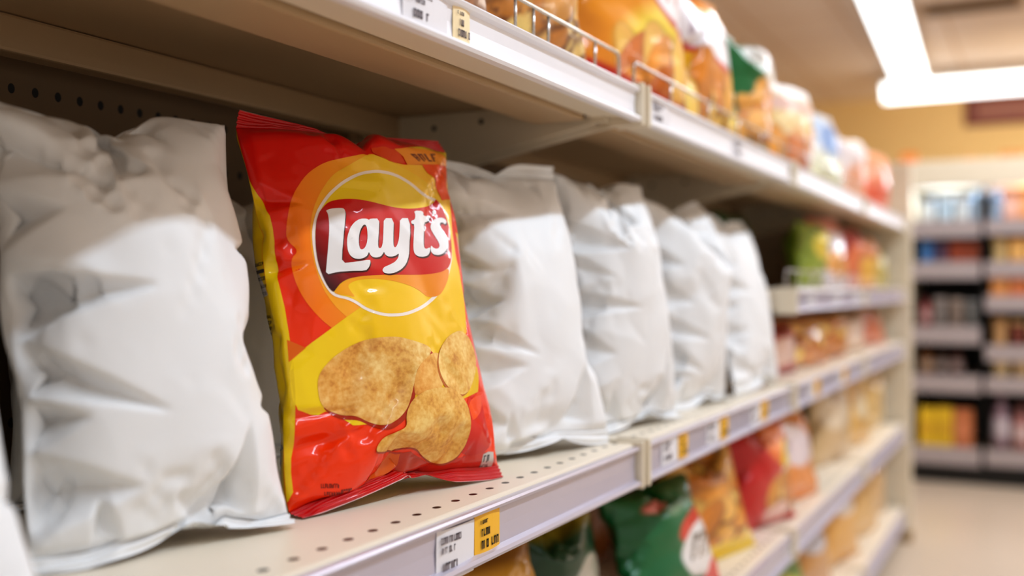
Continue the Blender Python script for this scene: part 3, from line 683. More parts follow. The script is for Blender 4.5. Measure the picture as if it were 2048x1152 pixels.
# ink shapes in film coordinates (across, up): side, loops, layer, colour, second colour, gradient ends, material
PRINT = [
('f',[[(0.3451,0.8864),(0.3113,0.8812),(0.2891,0.877),(0.2676,0.872),(0.2494,0.8662),(0.2248,0.8566),(0.2079,0.8484),(0.1898,0.8375),(0.1735,0.8256),(0.1505,0.8061),(0.1355,0.7918),(0.1239,0.7777),(0.1161,0.7658),(0.1049,0.7444),(0.0995,0.7325),(0.0939,0.7183),(0.0908,0.7065),(0.088,0.6905),(0.0881,0.6798),(0.0903,0.6689),(0.0949,0.6605),(0.1072,0.6488),(0.1119,0.6411),(0.1121,0.6342),(0.1084,0.6293),(0.0985,0.6236),(0.0936,0.6179),(0.091,0.6098),(0.091,0.6007),(0.0908,0.5828),(0.0923,0.571),(0.095,0.5578),(0.099,0.5458),(0.106,0.5278),(0.1113,0.5153),(0.1185,0.5014),(0.1262,0.4892),(0.1383,0.4719),(0.1473,0.461),(0.1581,0.4501),(0.1678,0.4415),(0.1814,0.4305),(0.1923,0.4219),(0.2067,0.4111),(0.2215,0.4004),(0.246,0.3841),(0.2795,0.3729),(0.3328,0.3594),(0.4028,0.3497),(0.5547,0.3415),(0.6655,0.3484),(0.7664,0.3678),(0.8188,0.3948),(0.8289,0.4413),(0.829,0.4749),(0.8317,0.5154),(0.8331,0.5535),(0.8393,0.612),(0.8518,0.6532),(0.8639,0.6957),(0.8792,0.7313),(0.9115,0.7817),(0.9442,0.8195),(0.9944,0.8667),(0.9944,0.8917),(0.9944,0.9208),(0.9905,0.9385),(0.9493,0.9384),(0.8871,0.928),(0.8319,0.9194),(0.7939,0.9134),(0.7532,0.9067),(0.7203,0.9014),(0.6803,0.8956),(0.6509,0.8922),(0.6165,0.8895),(0.585,0.8898),(0.5426,0.8996),(0.5118,0.9064),(0.4817,0.919),(0.4542,0.9143),(0.4165,0.8996),(0.3924,0.8938),(0.3673,0.8897)]],1,(252,128,22),(252,196,44),(0.128,0.664),(0.671,0.729),0),
('f',[[(0.4701,0.9159),(0.4449,0.8988),(0.4304,0.8911),(0.416,0.8844),(0.4046,0.8794),(0.3904,0.8736),(0.3792,0.8692),(0.3632,0.8633),(0.3461,0.8572),(0.3214,0.8489),(0.3052,0.8421),(0.2868,0.832),(0.2704,0.8209),(0.2472,0.8026),(0.2321,0.7894),(0.2162,0.7736),(0.2034,0.759),(0.1867,0.7376),(0.1762,0.7213),(0.1675,0.702),(0.163,0.6841),(0.1593,0.6574),(0.1584,0.6386),(0.1599,0.6174),(0.1634,0.5981),(0.169,0.5696),(0.1721,0.5507),(0.1771,0.5322),(0.1828,0.518),(0.1928,0.5005),(0.2011,0.4888),(0.2117,0.4764),(0.2223,0.4659),(0.2391,0.4515),(0.2526,0.4422),(0.2706,0.4328),(0.2844,0.4246),(0.3034,0.4137),(0.3178,0.4062),(0.3358,0.3979),(0.3554,0.3913),(0.3857,0.3822),(0.415,0.3761),(0.46,0.3703),(0.5188,0.3674),(0.6429,0.3691),(0.7182,0.3758),(0.7872,0.3926),(0.8197,0.4141),(0.8255,0.4512),(0.8253,0.4792),(0.8265,0.5143),(0.8271,0.5487),(0.8296,0.6025),(0.8417,0.6404),(0.8475,0.6773),(0.8526,0.7064),(0.8603,0.7433),(0.8633,0.767),(0.8628,0.7905),(0.8572,0.8082),(0.8452,0.8304),(0.8293,0.8436),(0.7805,0.8482),(0.7587,0.8577),(0.7204,0.8685),(0.6914,0.8762),(0.652,0.8826),(0.6118,0.8852),(0.5544,0.8935),(0.5211,0.9029),(0.4899,0.9119)]],2,(253,170,40),(250,205,48),(0.178,0.659),(0.517,0.86),0),
('f',[[(0.0551,0.3647),(0.0863,0.3818),(0.12,0.3976),(0.1783,0.4221),(0.2116,0.4361),(0.2366,0.4468),(0.264,0.4579),(0.3121,0.4759),(0.3563,0.4829),(0.431,0.4868),(0.5054,0.488),(0.6374,0.4886),(0.7036,0.4746),(0.7321,0.4371),(0.7577,0.415),(0.7963,0.397),(0.8129,0.3732),(0.8169,0.331),(0.8325,0.3084),(0.8743,0.2933),(0.878,0.2688),(0.8494,0.223),(0.6287,0.1925),(0.3368,0.1705),(0.2186,0.1782),(0.1682,0.2117),(0.1405,0.2221),(0.1164,0.2159),(0.0935,0.2198),(0.052,0.2384),(0.0396,0.2698),(0.0427,0.3329)]],3,(250,214,20),(244,196,24),(0.071,0.334),(0.365,0.446),0),
('f',[[(0.0463,0.415),(0.0984,0.3861),(0.0436,0.3581)]],4,(226,104,12),None,None,None,0),
('f',[[(0.0,0.9417),(0.0,0.8958),(0.0,0.8583),(0.0148,0.8084),(0.0282,0.7768),(0.0448,0.742),(0.0467,0.7082),(0.0427,0.6499),(0.0363,0.596),(0.0512,0.5001),(0.0548,0.4309),(0.0549,0.3447),(0.0507,0.282),(0.0397,0.207),(0.0311,0.1634),(0.0211,0.125),(0.0183,0.0922),(0.0194,0.0456),(0.0066,0.0266),(0.0,0.025),(0.0,0.05),(0.0,0.1208),(0.0,0.2),(0.0,0.3542),(0.0,0.4667),(0.0,0.6083),(0.0,0.7208),(0.0,0.8),(0.0,0.8667),(0.0,0.9333)]],3,(236,198,14),None,None,None,0),
('f',[[(0.5309,0.932),(0.5988,0.9268),(0.634,0.9286),(0.6489,0.9223),(0.6598,0.9149),(0.6729,0.9022),(0.6575,0.8948),(0.6069,0.8881),(0.5761,0.8878),(0.5491,0.8962),(0.5297,0.9039),(0.5046,0.9123),(0.4977,0.9227),(0.501,0.9348)]],4,(226,72,8),None,None,None,0),
('f',[[(0.6237,0.9299),(0.7015,0.9476),(1.0,1.0),(0.9944,0.9542),(0.9331,0.9384),(0.7847,0.9132),(0.6836,0.8951),(0.6661,0.9168)]],5,(244,152,34),None,None,None,0),
('f',[[(0.7074,0.95),(1.0,1.0),(0.9889,0.9708),(0.9345,0.9829),(0.8663,0.9864)]],6,(226,192,16),None,None,None,0),
('f',[[(0.7843,0.9124),(0.9331,0.9384),(0.9944,0.95),(0.9546,0.829),(0.8639,0.8079),(0.8474,0.8696),(0.7997,0.8869)]],5,(246,86,16),None,None,None,0),
('f',[[(0.2444,0.025),(0.3272,0.0383),(0.3975,0.0437),(0.4629,0.069),(0.5033,0.0711),(0.6008,0.0387),(0.6647,0.0203),(0.6991,0.0236),(0.724,0.0278),(0.7493,0.0394),(0.8013,0.0437),(0.8732,0.0568),(0.9376,0.0392),(0.9889,0.0),(0.9167,0.0),(0.7056,0.0),(0.5944,0.0),(0.4889,0.0208),(0.3556,0.0208)]],1,(196,66,42),(205,50,30),(0.556,0.063),(0.633,0.0),0),
('f',[[(0.2611,0.0292),(0.3162,0.041),(0.3723,0.0452),(0.4526,0.0603),(0.4669,0.066),(0.4758,0.0457),(0.4726,0.0325),(0.3611,0.0208),(0.3333,0.0208),(0.2667,0.0292),(0.2556,0.025),(0.25,0.025)]],2,(226,104,14),None,None,None,0),
('f',[[(0.7557,0.2085),(0.8317,0.2144),(0.8675,0.1995),(0.8731,0.1554),(0.888,0.1204),(0.9143,0.0748),(0.88,0.0563),(0.8024,0.0438),(0.7574,0.0565),(0.751,0.0883),(0.7475,0.1105),(0.7469,0.135),(0.7409,0.1585),(0.7336,0.1929)]],2,(226,26,4),(200,40,24),(0.784,0.142),(0.798,0.042),0),
('f',[[(0.7645,0.1983),(0.8388,0.2194),(0.8707,0.2159),(0.8624,0.1842),(0.8328,0.1654),(0.7766,0.1496),(0.7584,0.1482),(0.7522,0.1602),(0.7488,0.1705),(0.7421,0.1851)]],3,(252,82,16),None,None,None,0),
('f',[[(0.1253,0.2485),(0.1246,0.2641),(0.1249,0.2739),(0.1264,0.2835),(0.1288,0.2907),(0.1332,0.2995),(0.1378,0.3057),(0.1448,0.3128),(0.1528,0.3192),(0.1673,0.3285),(0.1782,0.3346),(0.1905,0.3409),(0.2026,0.3459),(0.2207,0.3525),(0.2338,0.3568),(0.2493,0.3607),(0.2627,0.3636),(0.2807,0.3674),(0.2942,0.3697),(0.3092,0.3709),(0.3225,0.3707),(0.3438,0.3704),(0.3592,0.3705),(0.3756,0.3702),(0.3893,0.3694),(0.4081,0.3678),(0.4211,0.3663),(0.435,0.3639),(0.4466,0.3611),(0.463,0.3565),(0.4749,0.3535),(0.4884,0.3503),(0.5005,0.3476),(0.518,0.3437),(0.5292,0.341),(0.5404,0.3383),(0.5483,0.336),(0.5563,0.3325),(0.5598,0.3297),(0.561,0.3263),(0.5599,0.3229),(0.556,0.3176),(0.5516,0.3139),(0.5441,0.3095),(0.5352,0.3056),(0.5199,0.2998),(0.5099,0.2956),(0.4999,0.2907),(0.4924,0.2862),(0.483,0.2796),(0.4774,0.2747),(0.4726,0.2689),(0.4693,0.2634),(0.4657,0.2553),(0.463,0.2494),(0.4596,0.2424),(0.4564,0.2359),(0.4514,0.2262),(0.4477,0.2196),(0.4432,0.2124),(0.439,0.2061),(0.4329,0.1972),(0.4282,0.1915),(0.422,0.1858),(0.4157,0.1812),(0.4057,0.1753),(0.3983,0.1716),(0.3895,0.1679),(0.381,0.1648),(0.3683,0.1603),(0.3599,0.1578),(0.3514,0.1559),(0.344,0.155),(0.3338,0.155),(0.3264,0.1558),(0.3181,0.1578),(0.3105,0.1607),(0.2996,0.1659),(0.2913,0.169),(0.2815,0.1723),(0.2718,0.1754),(0.2561,0.181),(0.2446,0.1847),(0.2332,0.1876),(0.2239,0.1894),(0.2106,0.191),(0.2016,0.1927),(0.1918,0.1953),(0.1836,0.1983),(0.1719,0.2032),(0.1635,0.207),(0.1565,0.2114),(0.1521,0.2156),(0.1434,0.2227),(0.134,0.2297),(0.1273,0.239)]],4,(176,44,4),None,None,None,0),
('f',[[(0.5698,0.33),(0.5863,0.3307),(0.5961,0.3293),(0.604,0.325),(0.6085,0.3186),(0.6142,0.3071),(0.6189,0.2991),(0.6218,0.29),(0.6216,0.2815),(0.617,0.269),(0.6102,0.2604),(0.6004,0.2513),(0.592,0.2444),(0.5799,0.2359),(0.5703,0.2315),(0.5576,0.2286),(0.5448,0.2278),(0.5249,0.2285),(0.5109,0.2285),(0.4957,0.2275),(0.4828,0.2259),(0.4651,0.2226),(0.456,0.2222),(0.4497,0.2243),(0.4474,0.2288),(0.4478,0.2381),(0.4486,0.2448),(0.4504,0.2524),(0.4527,0.2593),(0.4566,0.2691),(0.46,0.2758),(0.4651,0.2833),(0.4714,0.29),(0.4841,0.2999),(0.4943,0.3065),(0.5062,0.3127),(0.5171,0.3173),(0.534,0.3231),(0.5456,0.3263),(0.5584,0.3288)]],5,(255,240,205),(250,214,160),(0.586,0.311),(0.453,0.234),1),
('f',[[(0.7069,0.3846),(0.6836,0.3792),(0.6686,0.3746),(0.6533,0.3684),(0.6411,0.362),(0.6218,0.3511),(0.6092,0.3431),(0.6012,0.3344),(0.5948,0.326),(0.5817,0.313),(0.5752,0.3044),(0.5719,0.2955),(0.5708,0.2879),(0.5712,0.2773),(0.5729,0.27),(0.5764,0.2616),(0.5807,0.2543),(0.5885,0.2442),(0.596,0.238),(0.6066,0.2321),(0.6176,0.2276),(0.6354,0.2219),(0.6479,0.2185),(0.6613,0.2154),(0.6724,0.2134),(0.6873,0.2112),(0.698,0.2107),(0.7102,0.2113),(0.7213,0.2131),(0.7376,0.2173),(0.7504,0.2217),(0.7664,0.229),(0.781,0.2374),(0.7999,0.2516),(0.8141,0.2618),(0.8256,0.2728),(0.8334,0.2822),(0.8432,0.2953),(0.8482,0.3042),(0.8506,0.3136),(0.8499,0.3216),(0.8456,0.3325),(0.842,0.3398),(0.837,0.3476),(0.8319,0.3541),(0.824,0.3629),(0.8176,0.3684),(0.8094,0.3738),(0.8008,0.3779),(0.7869,0.3828),(0.7774,0.3856),(0.7673,0.3878),(0.7588,0.3891),(0.7475,0.39),(0.7376,0.3896),(0.723,0.3877)]],6,(190,100,20),None,None,None,0),
('f',[[(0.1179,0.2604),(0.1173,0.276),(0.1177,0.2858),(0.1193,0.2954),(0.1217,0.3026),(0.1261,0.3114),(0.1306,0.3177),(0.1375,0.3248),(0.1455,0.3312),(0.16,0.3405),(0.1701,0.3467),(0.1822,0.3529),(0.194,0.358),(0.212,0.3647),(0.2248,0.369),(0.2393,0.3731),(0.2523,0.3761),(0.2711,0.3798),(0.2859,0.382),(0.3026,0.3835),(0.3163,0.3835),(0.3367,0.3829),(0.352,0.3829),(0.3685,0.3827),(0.3822,0.382),(0.401,0.3805),(0.4139,0.379),(0.4279,0.3767),(0.4396,0.3739),(0.4557,0.3693),(0.4672,0.3662),(0.4803,0.363),(0.4919,0.3602),(0.5088,0.3562),(0.5193,0.3535),(0.5291,0.3506),(0.5365,0.3482),(0.5452,0.3448),(0.5493,0.3422),(0.5504,0.3387),(0.5487,0.3351),(0.5443,0.3298),(0.5398,0.3261),(0.5323,0.3217),(0.5234,0.3178),(0.5087,0.312),(0.499,0.3079),(0.4891,0.3029),(0.4813,0.2982),(0.4719,0.2916),(0.4669,0.2869),(0.4628,0.2813),(0.46,0.276),(0.4568,0.2679),(0.4543,0.2616),(0.451,0.254),(0.4478,0.2469),(0.4428,0.2367),(0.439,0.2298),(0.4346,0.2223),(0.4305,0.2158),(0.4245,0.2068),(0.4199,0.201),(0.4138,0.1951),(0.4073,0.1905),(0.3971,0.1844),(0.3896,0.1804),(0.381,0.1763),(0.373,0.1731),(0.361,0.1693),(0.3532,0.1671),(0.3447,0.1656),(0.3374,0.1652),(0.3271,0.1658),(0.3198,0.1672),(0.3116,0.1698),(0.3039,0.1726),(0.2917,0.1766),(0.2823,0.1791),(0.2705,0.1825),(0.2595,0.1863),(0.2453,0.1921),(0.2365,0.1954),(0.2266,0.1983),(0.2174,0.2004),(0.2037,0.2027),(0.1944,0.2045),(0.1847,0.2071),(0.1767,0.21),(0.1667,0.2143),(0.1606,0.2176),(0.1526,0.2221),(0.1424,0.2274),(0.1295,0.2353),(0.1237,0.2418),(0.1197,0.2507)]],6,(255,236,205),(255,255,245),(0.189,0.243),(0.493,0.339),1),
('f',[[(0.7186,0.3908),(0.6938,0.3851),(0.6785,0.3805),(0.6623,0.3742),(0.6493,0.3676),(0.632,0.357),(0.6188,0.3489),(0.6083,0.3398),(0.6033,0.3317),(0.5948,0.3191),(0.587,0.3104),(0.5821,0.3012),(0.5814,0.2936),(0.5829,0.2832),(0.5849,0.2759),(0.588,0.2676),(0.5915,0.26),(0.5984,0.2495),(0.606,0.2432),(0.6172,0.2373),(0.6283,0.2328),(0.646,0.227),(0.6585,0.2235),(0.6724,0.2204),(0.6843,0.2185),(0.6992,0.2163),(0.7091,0.2156),(0.7204,0.2162),(0.7309,0.218),(0.7487,0.2224),(0.763,0.2271),(0.7796,0.2345),(0.7931,0.243),(0.8149,0.2576),(0.8279,0.2679),(0.8398,0.2789),(0.8489,0.2884),(0.8598,0.3016),(0.8657,0.3106),(0.869,0.3202),(0.8683,0.3283),(0.8631,0.3391),(0.8587,0.3464),(0.8532,0.3541),(0.8474,0.3606),(0.8385,0.3694),(0.8314,0.3749),(0.8224,0.3802),(0.8139,0.3843),(0.8006,0.3892),(0.791,0.392),(0.7804,0.3942),(0.7712,0.3954),(0.7592,0.3962),(0.7488,0.3957),(0.7345,0.3939)]],7,(255,250,225),None,None,None,1),
('f',[[(0.5215,0.2286),(0.5021,0.2274),(0.4897,0.2258),(0.4763,0.2233),(0.4648,0.2202),(0.4492,0.2148),(0.4395,0.2104),(0.4304,0.2049),(0.4239,0.1992),(0.4158,0.1906),(0.4113,0.1846),(0.408,0.178),(0.4068,0.1724),(0.4069,0.1653),(0.4051,0.161),(0.4005,0.1567),(0.3937,0.153),(0.3807,0.1477),(0.3706,0.1449),(0.3593,0.1427),(0.3494,0.1411),(0.3351,0.1391),(0.3258,0.1374),(0.3166,0.1348),(0.3095,0.1318),(0.3004,0.1267),(0.2953,0.123),(0.2914,0.1191),(0.2892,0.1159),(0.2879,0.1118),(0.289,0.1094),(0.2935,0.1074),(0.3009,0.1058),(0.3163,0.103),(0.3325,0.1001),(0.3822,0.0828),(0.4393,0.0627),(0.4539,0.0731),(0.4641,0.0796),(0.4764,0.0822),(0.4875,0.0808),(0.5039,0.0778),(0.5182,0.0752),(0.5351,0.0709),(0.5494,0.0651),(0.5723,0.0524),(0.5861,0.0459),(0.6001,0.0409),(0.6121,0.0378),(0.6325,0.0322),(0.6549,0.0237),(0.6711,0.0198),(0.6809,0.0193),(0.6931,0.0197),(0.7018,0.0205),(0.7121,0.022),(0.7211,0.0242),(0.7332,0.0292),(0.7404,0.0339),(0.7469,0.0406),(0.7517,0.0475),(0.7569,0.0587),(0.7595,0.0668),(0.7609,0.0763),(0.7608,0.0852),(0.7597,0.098),(0.7587,0.1062),(0.757,0.1145),(0.755,0.1212),(0.7519,0.1298),(0.7483,0.1365),(0.7426,0.1452),(0.7379,0.1541),(0.7354,0.167),(0.7323,0.1754),(0.7253,0.1845),(0.7167,0.192),(0.7031,0.2021),(0.6935,0.2085),(0.6808,0.2144),(0.6674,0.2187),(0.6475,0.2239),(0.6329,0.2267),(0.6146,0.2287),(0.5967,0.2294),(0.5705,0.2297),(0.5537,0.2297),(0.5362,0.2293)]],7,(170,60,8),None,None,None,0),
('f',[[(0.5247,0.2332),(0.505,0.2318),(0.4923,0.2302),(0.4787,0.2276),(0.467,0.2244),(0.4514,0.219),(0.4417,0.2146),(0.4325,0.209),(0.4259,0.2033),(0.418,0.1946),(0.4134,0.1886),(0.4101,0.182),(0.4088,0.1762),(0.4089,0.1687),(0.4069,0.1645),(0.4019,0.1606),(0.3947,0.1578),(0.381,0.1537),(0.3712,0.1507),(0.3605,0.1477),(0.3511,0.1456),(0.3375,0.1431),(0.3285,0.1412),(0.3194,0.1386),(0.3122,0.1357),(0.3029,0.1308),(0.2976,0.1274),(0.2933,0.1236),(0.2911,0.1203),(0.2895,0.1161),(0.2906,0.1138),(0.2948,0.1118),(0.3019,0.1104),(0.3158,0.1083),(0.3305,0.1059),(0.3851,0.0863),(0.4338,0.0677),(0.4505,0.0778),(0.4591,0.0859),(0.47,0.0914),(0.4823,0.0892),(0.4997,0.0838),(0.5139,0.0807),(0.5308,0.0765),(0.5441,0.0719),(0.5666,0.0601),(0.5829,0.0516),(0.5977,0.0459),(0.6092,0.0432),(0.626,0.0398),(0.6422,0.0349),(0.6655,0.0265),(0.6769,0.0251),(0.6895,0.0256),(0.6982,0.0265),(0.7086,0.0281),(0.7178,0.0305),(0.7303,0.0356),(0.7376,0.0403),(0.7445,0.0469),(0.7493,0.0537),(0.7545,0.0647),(0.7572,0.0728),(0.7586,0.0823),(0.7587,0.0911),(0.7579,0.1037),(0.757,0.1119),(0.7556,0.1201),(0.7541,0.1267),(0.7512,0.1351),(0.748,0.1417),(0.7437,0.1504),(0.7415,0.159),(0.7401,0.1717),(0.7367,0.1803),(0.73,0.1894),(0.7217,0.1969),(0.7085,0.2072),(0.6995,0.2136),(0.6871,0.2196),(0.673,0.2238),(0.6529,0.229),(0.6385,0.2319),(0.6198,0.2338),(0.6008,0.2343),(0.5742,0.2345),(0.5571,0.2344),(0.5395,0.2339)]],8,(255,246,215),None,None,None,1),
('f',[[(0.1733,0.6959),(0.1841,0.7152),(0.1937,0.7285),(0.2062,0.7425),(0.2175,0.7535),(0.2364,0.7691),(0.2502,0.7793),(0.2661,0.7898),(0.2816,0.7987),(0.3057,0.811),(0.3226,0.8186),(0.3422,0.8263),(0.3607,0.8325),(0.3907,0.8422),(0.4121,0.8487),(0.4333,0.8539),(0.4515,0.8571),(0.4773,0.8599),(0.4958,0.8592),(0.5178,0.8592),(0.538,0.8586),(0.5666,0.8557),(0.5872,0.8552),(0.6096,0.8541),(0.6285,0.852),(0.654,0.8473),(0.6709,0.843),(0.6887,0.8367),(0.7035,0.8302),(0.7225,0.8197),(0.736,0.8136),(0.7578,0.8112),(0.7835,0.8119),(0.8122,0.8121),(0.8222,0.8082),(0.831,0.8018),(0.8378,0.7945),(0.8458,0.7826),(0.8496,0.7723),(0.8515,0.758),(0.8511,0.7428),(0.8485,0.7185),(0.8454,0.7012),(0.8399,0.6816),(0.8333,0.6641),(0.8183,0.6382),(0.8045,0.6203),(0.789,0.6017),(0.7772,0.5868),(0.7584,0.5667),(0.744,0.553),(0.7262,0.5386),(0.7092,0.5264),(0.6839,0.5099),(0.666,0.4994),(0.6465,0.489),(0.6289,0.4808),(0.6028,0.4703),(0.5798,0.4626),(0.5524,0.4548),(0.529,0.4491),(0.4971,0.4425),(0.4773,0.439),(0.4562,0.4367),(0.4378,0.436),(0.4127,0.4366),(0.3962,0.4378),(0.3783,0.44),(0.3631,0.4431),(0.3436,0.4488),(0.3313,0.4543),(0.3176,0.4617),(0.3035,0.4686),(0.283,0.4796),(0.2694,0.486),(0.2546,0.4918),(0.2419,0.4957),(0.2242,0.5),(0.2136,0.5039),(0.204,0.5094),(0.1975,0.5155),(0.1908,0.5254),(0.1864,0.5335),(0.1818,0.5443),(0.1781,0.5555),(0.1732,0.5732),(0.1698,0.5866),(0.1667,0.6035),(0.1649,0.6203),(0.1641,0.6466),(0.1653,0.664),(0.1685,0.6817)]],4,(246,232,222),None,None,None,0),
('f',[[(0.184,0.6935),(0.1949,0.7122),(0.2042,0.7249),(0.2156,0.7381),(0.2263,0.7487),(0.2443,0.7634),(0.2575,0.7732),(0.2729,0.7834),(0.2884,0.7922),(0.3119,0.8043),(0.3283,0.8118),(0.3471,0.8191),(0.3646,0.825),(0.392,0.8335),(0.4125,0.8395),(0.4339,0.8448),(0.452,0.8479),(0.4771,0.8504),(0.4945,0.85),(0.515,0.8501),(0.5343,0.8499),(0.5614,0.8472),(0.5805,0.8461),(0.6016,0.8448),(0.6193,0.8425),(0.6434,0.8379),(0.6595,0.8339),(0.6765,0.8281),(0.6905,0.8218),(0.7084,0.8116),(0.7199,0.8053),(0.7356,0.801),(0.7622,0.8027),(0.7901,0.8034),(0.8037,0.8011),(0.8124,0.795),(0.8176,0.7875),(0.8243,0.7757),(0.8281,0.7659),(0.8299,0.7523),(0.8293,0.7377),(0.8261,0.7143),(0.8226,0.6978),(0.8169,0.679),(0.8083,0.6616),(0.7941,0.6369),(0.7821,0.6201),(0.7693,0.6028),(0.7579,0.5886),(0.7401,0.5694),(0.7266,0.5564),(0.7102,0.5427),(0.6944,0.5311),(0.6711,0.5156),(0.6548,0.5056),(0.6367,0.4958),(0.6202,0.4881),(0.5948,0.4778),(0.5721,0.4703),(0.5468,0.4629),(0.5246,0.4575),(0.4946,0.4511),(0.4758,0.4478),(0.4555,0.4455),(0.4377,0.4448),(0.4135,0.4452),(0.3976,0.4462),(0.3804,0.4484),(0.3658,0.4512),(0.3474,0.4569),(0.3358,0.4622),(0.3222,0.4691),(0.3085,0.4757),(0.2899,0.4863),(0.2765,0.4924),(0.2616,0.4977),(0.2492,0.5013),(0.232,0.5053),(0.2218,0.509),(0.2126,0.5143),(0.2064,0.5201),(0.2,0.5296),(0.1958,0.5374),(0.1915,0.5477),(0.188,0.5585),(0.1833,0.5754),(0.1799,0.5883),(0.1769,0.6045),(0.1753,0.6206),(0.1748,0.646),(0.176,0.6627),(0.1792,0.6797)]],5,(242,208,26),(248,200,30),(0.402,0.801),(0.46,0.484),0),
('f',[[(0.2143,0.5177),(0.2181,0.5212),(0.2211,0.5237),(0.225,0.5266),(0.229,0.5293),(0.2353,0.5333),(0.2404,0.5361),(0.2469,0.539),(0.2535,0.5414),(0.2637,0.5447),(0.2713,0.5468),(0.2801,0.5488),(0.2881,0.5502),(0.2996,0.5518),(0.3077,0.5526),(0.3174,0.5534),(0.3267,0.5539),(0.341,0.5544),(0.3523,0.5549),(0.3666,0.5555),(0.3805,0.5559),(0.4013,0.5565),(0.4157,0.5567),(0.4318,0.5567),(0.4458,0.5564),(0.4661,0.5559),(0.4812,0.5558),(0.4984,0.5559),(0.515,0.556),(0.5392,0.5563),(0.5565,0.5567),(0.5764,0.5573),(0.5937,0.5579),(0.6165,0.5584),(0.6319,0.5589),(0.6492,0.56),(0.6646,0.5615),(0.6867,0.564),(0.7015,0.5661),(0.7167,0.5688),(0.7288,0.5715),(0.7448,0.5757),(0.7527,0.5765),(0.7565,0.5741),(0.7553,0.5691),(0.7485,0.5588),(0.7427,0.5515),(0.7349,0.5434),(0.7268,0.5361),(0.714,0.5258),(0.7054,0.5192),(0.6961,0.5127),(0.688,0.5076),(0.6766,0.5012),(0.6673,0.4974),(0.6553,0.4942),(0.6433,0.4925),(0.6248,0.4911),(0.6135,0.4914),(0.6025,0.4933),(0.5939,0.4963),(0.583,0.5023),(0.5746,0.5062),(0.5644,0.5103),(0.5545,0.5136),(0.5399,0.5182),(0.5287,0.5213),(0.5147,0.5246),(0.5011,0.5275),(0.482,0.5315),(0.4679,0.5341),(0.4512,0.5372),(0.4354,0.5399),(0.4116,0.5432),(0.3954,0.5449),(0.3783,0.546),(0.3638,0.5463),(0.345,0.5462),(0.3333,0.5459),(0.3218,0.5452),(0.3129,0.5443),(0.3009,0.5427),(0.2931,0.5413),(0.2853,0.5394),(0.2791,0.5374),(0.2713,0.5343),(0.2674,0.5318),(0.2652,0.5287),(0.2651,0.5255),(0.2672,0.5206),(0.269,0.517),(0.2716,0.5129),(0.2747,0.5093),(0.28,0.504),(0.2815,0.5014),(0.2795,0.4999),(0.2747,0.5),(0.2649,0.5018),(0.2582,0.5031),(0.2505,0.5044),(0.2434,0.5055),(0.2331,0.507),(0.2269,0.5081),(0.2215,0.5093),(0.218,0.5105),(0.2142,0.5122),(0.2128,0.5136),(0.2128,0.5156)]],6,(244,166,24),(240,140,30),(0.285,0.53),(0.69,0.554),0),
